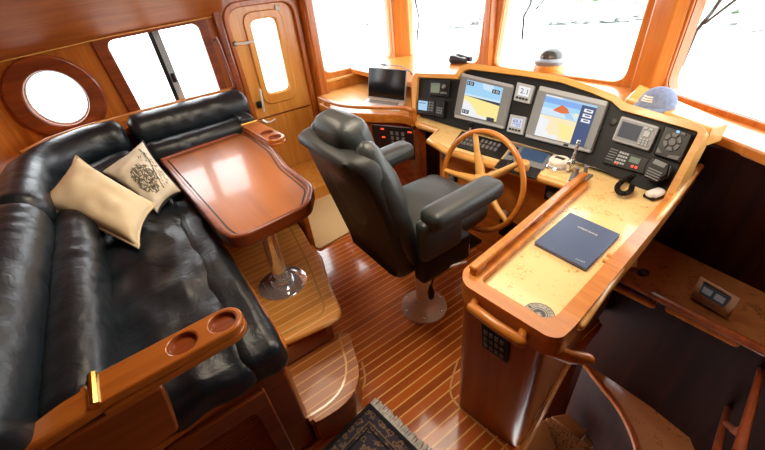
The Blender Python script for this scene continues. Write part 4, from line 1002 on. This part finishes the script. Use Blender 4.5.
# breaker panel with red lamps
cf = plane_at(V((-3.1, 1.80, 0)), V((-.25, -.97, 0)).normalized())
pc_ = [atY(372, 124, 1.80), atY(413, 128, 1.80), atY(416, 160, 1.80), atY(378, 156, 1.80)]
mb = MB(); mb.slab(pc_, (0, -.012, 0)); bpn = mb.build('breaker_panel', ['blackpl'], lc, bevel=.004)
qf, qn = quad([p+V((0, -.013, 0)) for p in pc_]); 
for (s_, t_) in ((.3, .1), (.3, .35), (.95, .12)): mb = MB(); mb.slab([qf(s_-.04, t_-.02), qf(s_+.04, t_-.02), qf(s_+.04, t_+.02), qf(s_-.04, t_+.02)], (0, -.004, 0)); mb.build('red_lamp', ['red'], bpn)
for i in range(3):
    for j in range(5): mb = MB(); mb.slab([qf(.5+.13*i, .15+.15*j), qf(.56+.13*i, .15+.15*j), qf(.56+.13*i, .25+.15*j), qf(.5+.13*i, .25+.15*j)], (0, -.006, 0)); mb.build('breaker', ['key'], bpn)
mb = MB(); mb.slab([(-2.62, 2.15, 0), (-2.5, 2.08, 0), (-2.5, 2.08, .93), (-2.62, 2.15, .93)], (.03, .05, 0)); mb.build('corner_stile', ['darkrim'], lc)
# pale ledge below port forward window
mb = MB(); mb.sweep([tuple(p[:2]) for p in smooth_path([atX(318, 93, WX+.02)+V((0, 0, 0)), V((WX+.02, 2.5, 0)), V((WX+.05, 2.95, 0)), V((WX+.3, 3.2, 0)), V((-3.7, 3.26, 0))], 2)], rr(-.02, 1.085, .07, .035, .012, 3)); struct(mb.build('trim_16', ['light']), 'pale ledge below the forward port window')
# laptop
lb_ = [at(u, v, CZ+.012) for u, v in ((368, 98), (405, 103), (400, 111), (359, 106))]
lp = thing('laptop', 'open silver laptop with a black screen on the side counter', 'laptop', (lb_[0]+lb_[2])/2-V((0, 0, .012)))
mb = MB(); mb.slab([p-V((0, 0, .012)) for p in lb_], (0, 0, .016)); mb.build('base', ['white'], lp, bevel=.004)
qf, qn = quad([p+V((0, 0, .005)) for p in lb_]); mb = MB()
for j in range(4):
    for i in range(12): mb.slab([qf(.12+.064*i, .14+.10*j), qf(.165+.064*i, .14+.10*j), qf(.165+.064*i, .20+.10*j), qf(.12+.064*i, .20+.10*j)], (0, 0, .002))
mb.build('keyboard', ['grey'], lp)
mb = MB(); mb.slab([qf(.38, .66), qf(.62, .66), qf(.62, .92), qf(.38, .92)], (0, 0, .001)); mb.build('trackpad', ['greyl'], lp)
h0, h1 = lb_[0]+V((0, .0, .005)), lb_[1]+V((0, 0, .005)); ld = (h1-h0).normalized(); bk = V((-ld.y, ld.x, 0))
hh = .31; upv = (V((0, 0, 1))*.97+bk*.2).normalized()*hh
mb = MB(); mb.slab([h0, h1, h1+upv, h0+upv], bk*.012); lid = mb.build('lid', ['greyl'], lp, bevel=.003)
s0, s1 = h0-bk*.002, h1-bk*.002; mb = MB(); mb.slab([s0.lerp(s1, .02)+upv*.06, s0.lerp(s1, .98)+upv*.06, s0.lerp(s1, .98)+upv*.98, s0.lerp(s1, .02)+upv*.98], -bk*.001); mb.build('screen', [mat('dark_screen', (.004, .005, .006), .12)], lid)
mb = MB(); cpts = smooth_path([at(384, 65, 1.17), at(392, 65, 1.2), at(402, 66, 1.22), at(411, 72, 1.2), at(413, 76, 1.15)], 2); mb.tube(cpts, .007, 6); mb.tube([cpts[0]-V((.06, 0, 0)), cpts[0]+V((.03, 0, 0))], .018, 6); tag(mb.build('black_cable', ['blackpl']), 'thin black cable looping over the sill behind the laptop', 'cable')

# ================================================================== RUG
rc = at(370, 404, .006); r1 = at(416, 449, .006); rw = (r1-rc).normalized(); rl = V((rw.y, -rw.x, 0))
if rl.y > 0: rl = -rl
Lr, Wr = .95, .62
rg = thing('persian_rug', 'dark patterned persian rug with grey fringe on the floor beside the rounded step', 'rug', rc+rw*.3+rl*.4)
def rugmat():
    m = mat('rug_pile', (.05, .03, .03), .95); v = coords(m, (1, 1, 1))
    n = N(m, 'ShaderNodeTexVoronoi'); n.inputs['Scale'].default_value = 34; L(m, v, n.inputs['Vector'])
    n2 = N(m, 'ShaderNodeTexNoise'); n2.inputs['Scale'].default_value = 60; n2.inputs['Detail'].default_value = 3; L(m, v, n2.inputs['Vector'])
    ad = N(m, 'ShaderNodeMath', operation='MULTIPLY_ADD'); L(m, n.outputs['Distance'], ad.inputs[0]); ad.inputs[1].default_value = .6; L(m, n2.outputs['Fac'], ad.inputs[2])
    L(m, ramp(m, ad.outputs[0], [(.46, (.02, .014, .016)), (.58, (.09, .045, .032)), (.70, (.26, .18, .12)), (.80, (.04, .035, .05))]), bsdf(m).inputs['Base Color']); return m
def rp(a, b, z=.006): return rc+rw*a+rl*b+V((0, 0, z))
mb = MB(); mb.slab([rp(0, .0, 0), rp(Wr, .0, 0), rp(Wr, Lr, 0), rp(0, Lr, 0)], (0, 0, .008)); mb.build('pile', [rugmat()], rg)
mb = MB(); 
for (d, w, mi) in ((.0, .022, 0), (.075, .008, 1), (.10, .006, 0)):
    mb.mi = mi; fr = lambda x, y: rp(x, y, .0155)
    mb.plate([(d, d), (Wr-d, d), (Wr-d, Lr-d), (d, Lr-d)], [[(d+w, d+w), (Wr-d-w, d+w), (Wr-d-w, Lr-d-w), (d+w, Lr-d-w)]], fr, (0, 0, -.001))
mb.mi = 1
for a, b in ((.31, .22), (.31, .48), (.18, .35), (.44, .35)):
    for k in range(8):
        t_ = math.pi/4*k; mb.face([rp(a+.05*math.cos(t_), b+.06*math.sin(t_), .0158), rp(a+.068*math.cos(t_+.2), b+.08*math.sin(t_+.2), .0158), rp(a+.05*math.cos(t_+.4), b+.06*math.sin(t_+.4), .0158)])
mb.build('border_pattern', [mat('rug_black', (.012, .012, .014), .95), mat('rug_tan', (.20, .13, .08), .95)], rg)
mb = MB()
for i in range(62):
    a = Wr*(i+.5)/62; d = random.uniform(-.006, .006); l_ = random.uniform(.045, .06)
    mb.slab([rp(a-.0046, 0, .004), rp(a+.0046, 0, .004), rp(a+.004+d, -l_, .0), rp(a-.004+d, -l_, .0)], (0, 0, .004))
o = mb.build('fringe', ['fringe'], rg); o['kind'] = 'stuff'

# ================================================================== STAIRWELL
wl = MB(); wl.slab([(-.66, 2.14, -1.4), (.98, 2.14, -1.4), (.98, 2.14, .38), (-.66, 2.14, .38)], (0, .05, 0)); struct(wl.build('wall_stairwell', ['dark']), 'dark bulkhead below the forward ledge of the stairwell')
LZ = .40
e0, e1 = at(598, 267, LZ), at(790, 364, LZ)
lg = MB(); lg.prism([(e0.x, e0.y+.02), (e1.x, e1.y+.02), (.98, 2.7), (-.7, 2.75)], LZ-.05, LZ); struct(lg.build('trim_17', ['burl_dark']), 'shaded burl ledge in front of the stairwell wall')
mb = MB(); mb.tube([e0+V((0, 0, .0)), e1], .022, 8); struct(mb.build('trim_18', ['darkrim']), 'rounded wooden edge along the burl ledge')
for i, (a_, b_) in enumerate((((612, 281), (655, 302)), ((672, 306), (738, 339)))):
    p_, q_ = at(*a_, LZ-.07)+V((0, -.04, 0)), at(*b_, LZ-.07)+V((0, -.04, 0)); mb = MB(); mb.tube([p_, q_], .02, 8, round_end=True); mb.tube([p_, p_+V((0, .08, 0))], .012, 6); mb.tube([q_, q_+V((0, .08, 0))], .012, 6)
    tag(mb.build('grab_rail', ['wood_h']), ['short wooden grab rail under the port half of the stairwell ledge', 'long wooden grab rail under the starboard half of the stairwell ledge'][i], 'grab rail', 'grab rails under the ledge')
# bulkhead behind ledge
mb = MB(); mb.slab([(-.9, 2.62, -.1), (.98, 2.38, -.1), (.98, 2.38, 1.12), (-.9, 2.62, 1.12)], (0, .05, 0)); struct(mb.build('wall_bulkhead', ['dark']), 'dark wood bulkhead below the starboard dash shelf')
# items on ledge: framed card, box panel, black puck
a = at(624, 268, LZ); mb = MB(); c = [at(628, 256, LZ+.01), at(638, 253, LZ+.01), at(637, 270, LZ+.01), at(622, 269, LZ+.01)]
mb.slab(c, (0, 0, .012)); o = mb.build('framed_card', ['darkrim'], bevel=.003); tag(o, 'white card in a dark frame lying on the ledge beside the chart table', 'frame')
cen = sum(c, V())/4; mb = MB(); mb.slab([cen+(p-cen)*.85+V((0, 0, .013)) for p in c], (0, 0, .001)); mb.build('card', ['pages'], o)
c = at(643, 273, LZ+.0); mb = MB(); mb.lathe([(.03, 0), (.032, .012), (.02, .02), (.003, .022)], c, 16); tag(mb.build('black_coaster', ['blackpl'], bevel=.002), 'small round black disc on the burl ledge next to the framed card', 'disc')
bx = thing('instrument_box', 'wedge-shaped wooden box with black meter panel on the stairwell ledge', 'instrument box', at(710, 300, LZ))
c = [at(700, 275, LZ+.20), at(742, 299, LZ+.20), at(726, 318, LZ+.02), at(690, 297, LZ+.02)]
c_b = [at(700, 275, LZ+.20)+V((0, .05, 0)), at(742, 299, LZ+.20)+V((0, .05, 0))]
mb = MB(); c_b = [V((p.x, p.y+.06, LZ)) for p in c[:2]]
A_ = mb.vs(c+c_b); 
for f_ in ((0, 1, 2, 3), (0, 4, 5, 1), (0, 3, 4), (1, 5, 2), (3, 2, 5, 4)): mb.f([A_[i] for i in f_])
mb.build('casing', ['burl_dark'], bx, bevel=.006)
qf, qn = quad(c); mb = MB(); mb.slab([qf(.16, .15), qf(.82, .15), qf(.82, .62), qf(.16, .62)], qn*.008); mp_ = mb.build('meter_panel', ['blackpl'], bx)
mb = MB(); mb.slab([qf(.22, .25, .009), qf(.45, .25, .009), qf(.45, .5, .009), qf(.22, .5, .009)], qn*.002); mb.slab([qf(.53, .25, .009), qf(.76, .25, .009), qf(.76, .5, .009), qf(.53, .5, .009)], qn*.002); mb.build('meters', ['key'], mp_)
# curved stair wall with burl triangle top
cz0 = 0.0
crv = smooth_path([at(584, 363, cz0), at(600, 384, cz0), at(620, 408, cz0), at(634, 436, cz0), at(640, 460, cz0)], 2)
tri_o = [at(700, 462, cz0), at(690, 438, cz0), at(650, 406, cz0), at(606, 376, cz0)]
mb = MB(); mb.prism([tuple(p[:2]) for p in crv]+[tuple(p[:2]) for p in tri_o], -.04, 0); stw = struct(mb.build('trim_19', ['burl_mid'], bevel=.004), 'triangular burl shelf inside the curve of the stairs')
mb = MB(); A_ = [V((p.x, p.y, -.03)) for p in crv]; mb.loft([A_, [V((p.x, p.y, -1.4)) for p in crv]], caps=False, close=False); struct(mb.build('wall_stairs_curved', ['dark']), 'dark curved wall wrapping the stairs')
mb = MB(); mb.tube([p+V((0, 0, .0)) for p in crv], .018, 8); struct(mb.build('trim_20', ['wood_h']), 'reddish rounded edge along the curved stair wall')
# treads
trd = [([(519, 438), (546, 418), (560, 456), (500, 470)], -.16, 'plain top stair tread next to the pedestal'),
       ([(546, 417), (553, 418), (598, 452), (575, 470), (545, 452)], -.22, 'patterned carpet stair tread with dotted texture'),
       ([(551, 416), (567, 413), (588, 431), (580, 440)], -.36, 'third stair tread in shadow'),
       ([(570, 428), (592, 424), (608, 441), (590, 448)], -.52, 'fourth stair tread in shadow'),
       ([(588, 446), (612, 437), (640, 456), (600, 466)], -.68, 'lowest stair tread in view')]
def carpetm():
    m = mat('dotted_carpet', (.4, .24, .12), .95); v = coords(m, (1, 1, 1)); n = N(m, 'ShaderNodeTexVoronoi'); n.inputs['Scale'].default_value = 90; L(m, v, n.inputs['Vector'])
    L(m, ramp(m, n.outputs['Distance'], [(.2, (.06, .035, .015)), (.5, (.20, .13, .065))]), bsdf(m).inputs['Base Color']); return m
cpm = carpetm()
for i, (pp_, z_, lb) in enumerate(trd):
    c = [at(u, v, z_) for u, v in pp_]; mb = MB(); mb.prism([tuple(p[:2]) for p in c], z_-.17, z_); tag(mb.build('stair_tread', [cpm if i == 1 else 'carpet'], bevel=.01), lb, 'stair tread', 'stair treads')
# handrail ladder at far right
hr = thing('stair_handrail', 'ladder-shaped dark red wooden handrail in the lower right corner', 'handrail', at(740, 420, .4))
def hpt(u, v): return atX(u, v, .16)
mb = MB(); mb.tube(smooth_path([hpt(716, 455), hpt(726, 415), hpt(739, 375), hpt(744, 366), hpt(752, 364), hpt(763, 366)], 2), .016, 10); mb.build('outer_rail', ['darkrim'], hr, smooth=60)
mb = MB(); mb.tube([hpt(738, 455), hpt(752, 405), hpt(766, 352)], .016, 10); mb.build('inner_rail', ['darkrim'], hr, smooth=60)
mb = MB(); mb.tube([hpt(727, 424), hpt(736, 432), hpt(744, 430)], .015, 10); mb.build('rung', ['darkrim'], hr, smooth=60)

# ================================================================== OUTSIDE
mb = MB(); WZ = -2.6; mb.box(-60, 60, 3.9, 60, WZ-.1, WZ); mb.box(-60, -4.9, -30, 3.9, WZ-.1, WZ)
tag(mb.build('sea_water', [mat('pale_water', (.62, .66, .66), .35)]), 'pale overexposed water outside the windows', 'water', kind='stuff')
rk = MB()
for (u0, v0, u1, v1, cnt, sz) in ((535, 24, 640, 20, 80, .55), (415, 30, 480, 26, 50, .55), (355, 26, 390, 22, 30, .5), (700, 26, 790, 30, 40, .5)):
    for i in range(cnt):
        t_ = random.random(); p = at(u0+(u1-u0)*t_, v0+(v1-v0)*t_, WZ); p = p*1.0+V((random.uniform(-1, 1), random.uniform(-1.2, 2.2), random.uniform(0, .5))); s_ = sz*random.uniform(.4, 1.1)
        q_ = bmesh.ops.create_icosphere(rk.bm, subdivisions=1, radius=s_, matrix=Matrix.Translation(p)@Matrix.Diagonal((1.3, .9, .65, 1))@Matrix.Rotation(random.random()*6, 4, 'Z'))
        for v in q_['verts']: v.co += V((random.uniform(-1, 1), random.uniform(-1, 1), random.uniform(-1, 1)))*s_*.18
tag(rk.build('shore_rocks', [mat('pale_rock', (.36, .36, .345), .9)], smooth=5), 'pale washed-out shore rocks seen through the windscreen', 'rocks', kind='stuff')
gb = MB()
for i in range(160):
    u = random.choice([random.uniform(295, 420), random.uniform(295, 420), random.uniform(690, 800), random.uniform(480, 640)]); v = random.uniform(-12, 8) if u < 640 else random.uniform(-5, 15)
    p = at(u, v, WZ)*1.0+V((0, 0, random.uniform(.2, 1.5))); s_ = random.uniform(.6, 1.6)
    q_ = bmesh.ops.create_icosphere(gb.bm, subdivisions=2, radius=s_, matrix=Matrix.Translation(p))
    for v_ in q_['verts']: v_.co += V((random.uniform(-1, 1), random.uniform(-1, 1), random.uniform(-1, 1)))*s_*.2
tag(gb.build('shore_bushes', [mat('pale_green', (.50, .56, .44), .9)], smooth=5), 'pale green bushes on the far shore', 'bushes', kind='stuff')
# wipers outside the windscreen
for i, (pts_, lb) in enumerate(((((412, -12), (417, 8), (419, 18), (417, 42)), 'black wiper outside the windscreen pane above the port instruments'),
                              (((535, -12), (530, 5), (524, 16), (522, 40)), 'black wiper outside the middle of the wide windscreen pane'),
                              (((730, -14), (712, 12), (697, 30), (682, 66)), 'black wiper outside the angled starboard windscreen pane'))):
    if i < 2: P_ = [atY(u, v, FY+.14) for u, v in pts_]; P2 = [atY(pts_[0][0]+20, -12, FY+.14), atY(pts_[1][0]+6, pts_[1][1]+4, FY+.14)]
    else:
        pf_ = plane_at(A0-AN*.14, AN); P_ = [pf_(u, v) for u, v in pts_]; P2 = [pf_(748, -10), pf_(704, 24)]
    w = thing('windscreen_wiper', lb, 'wiper', P_[-1], 'windscreen wipers')
    mb = MB(); mb.tube(P2, .008, 6); mb.tube(P_[:3], .012, 6); mb.build('arm', ['blackpl'], w)
    mb = MB(); mb.tube(P_[1:], .010, 6); mb.build('blade', ['blackpl'], w)

# ================================================================== LIGHT + CAMERA
w = bpy.data.worlds.new('sky'); bpy.context.scene.world = w; w.use_nodes = True
bg = w.node_tree.nodes['Background']; bg.inputs[0].default_value = (.93, .975, 1.0, 1); bg.inputs[1].default_value = 8.0
def area(name, loc, size, energy, color, target):
    l = bpy.data.lights.new(name, 'AREA'); l.size = size*S; l.energy = energy; l.color = color; l.specular_factor = .2
    o = bpy.data.objects.new(name, l); col.objects.link(o); o.location = V(loc)*S
    o.rotation_euler = (V(target)-V(loc)).to_track_quat('-Z', 'Y').to_euler(); return o
area('overhead_fill', (-1.2, 1.75, 2.38), 1.2, 13, (1, .86, .66), (-1.2, 1.9, 0))  # added fill above the helm, brightens desk and fascia rim
area('overhead_fill', (-1.3, .9, 2.38), .5, 11, (1, .86, .66), (-1.2, 1.0, 0))  # added fill, brightens the floor around the chair
area('overhead_fill', (-2.5, .5, 2.38), .5, 11, (1, .86, .66), (-2.8, .3, 0))  # added fill, brightens the platform and table
cam = bpy.data.cameras.new('camera'); cam.sensor_width = 36; cam.lens = 36*F/765; cam.clip_start = .02; cam.clip_end = 400
co = bpy.data.objects.new('camera', cam); col.objects.link(co)
Rm = Matrix((RT, FW, UP))            # world = Rm @ cam
co.matrix_world = Matrix.Translation((0, 0, H*S)) @ Rm.to_4x4()
bpy.context.scene.camera = co
vs_ = bpy.context.scene.view_settings
vs_.view_transform = 'Standard'; vs_.look = 'None'; vs_.exposure = 0.0
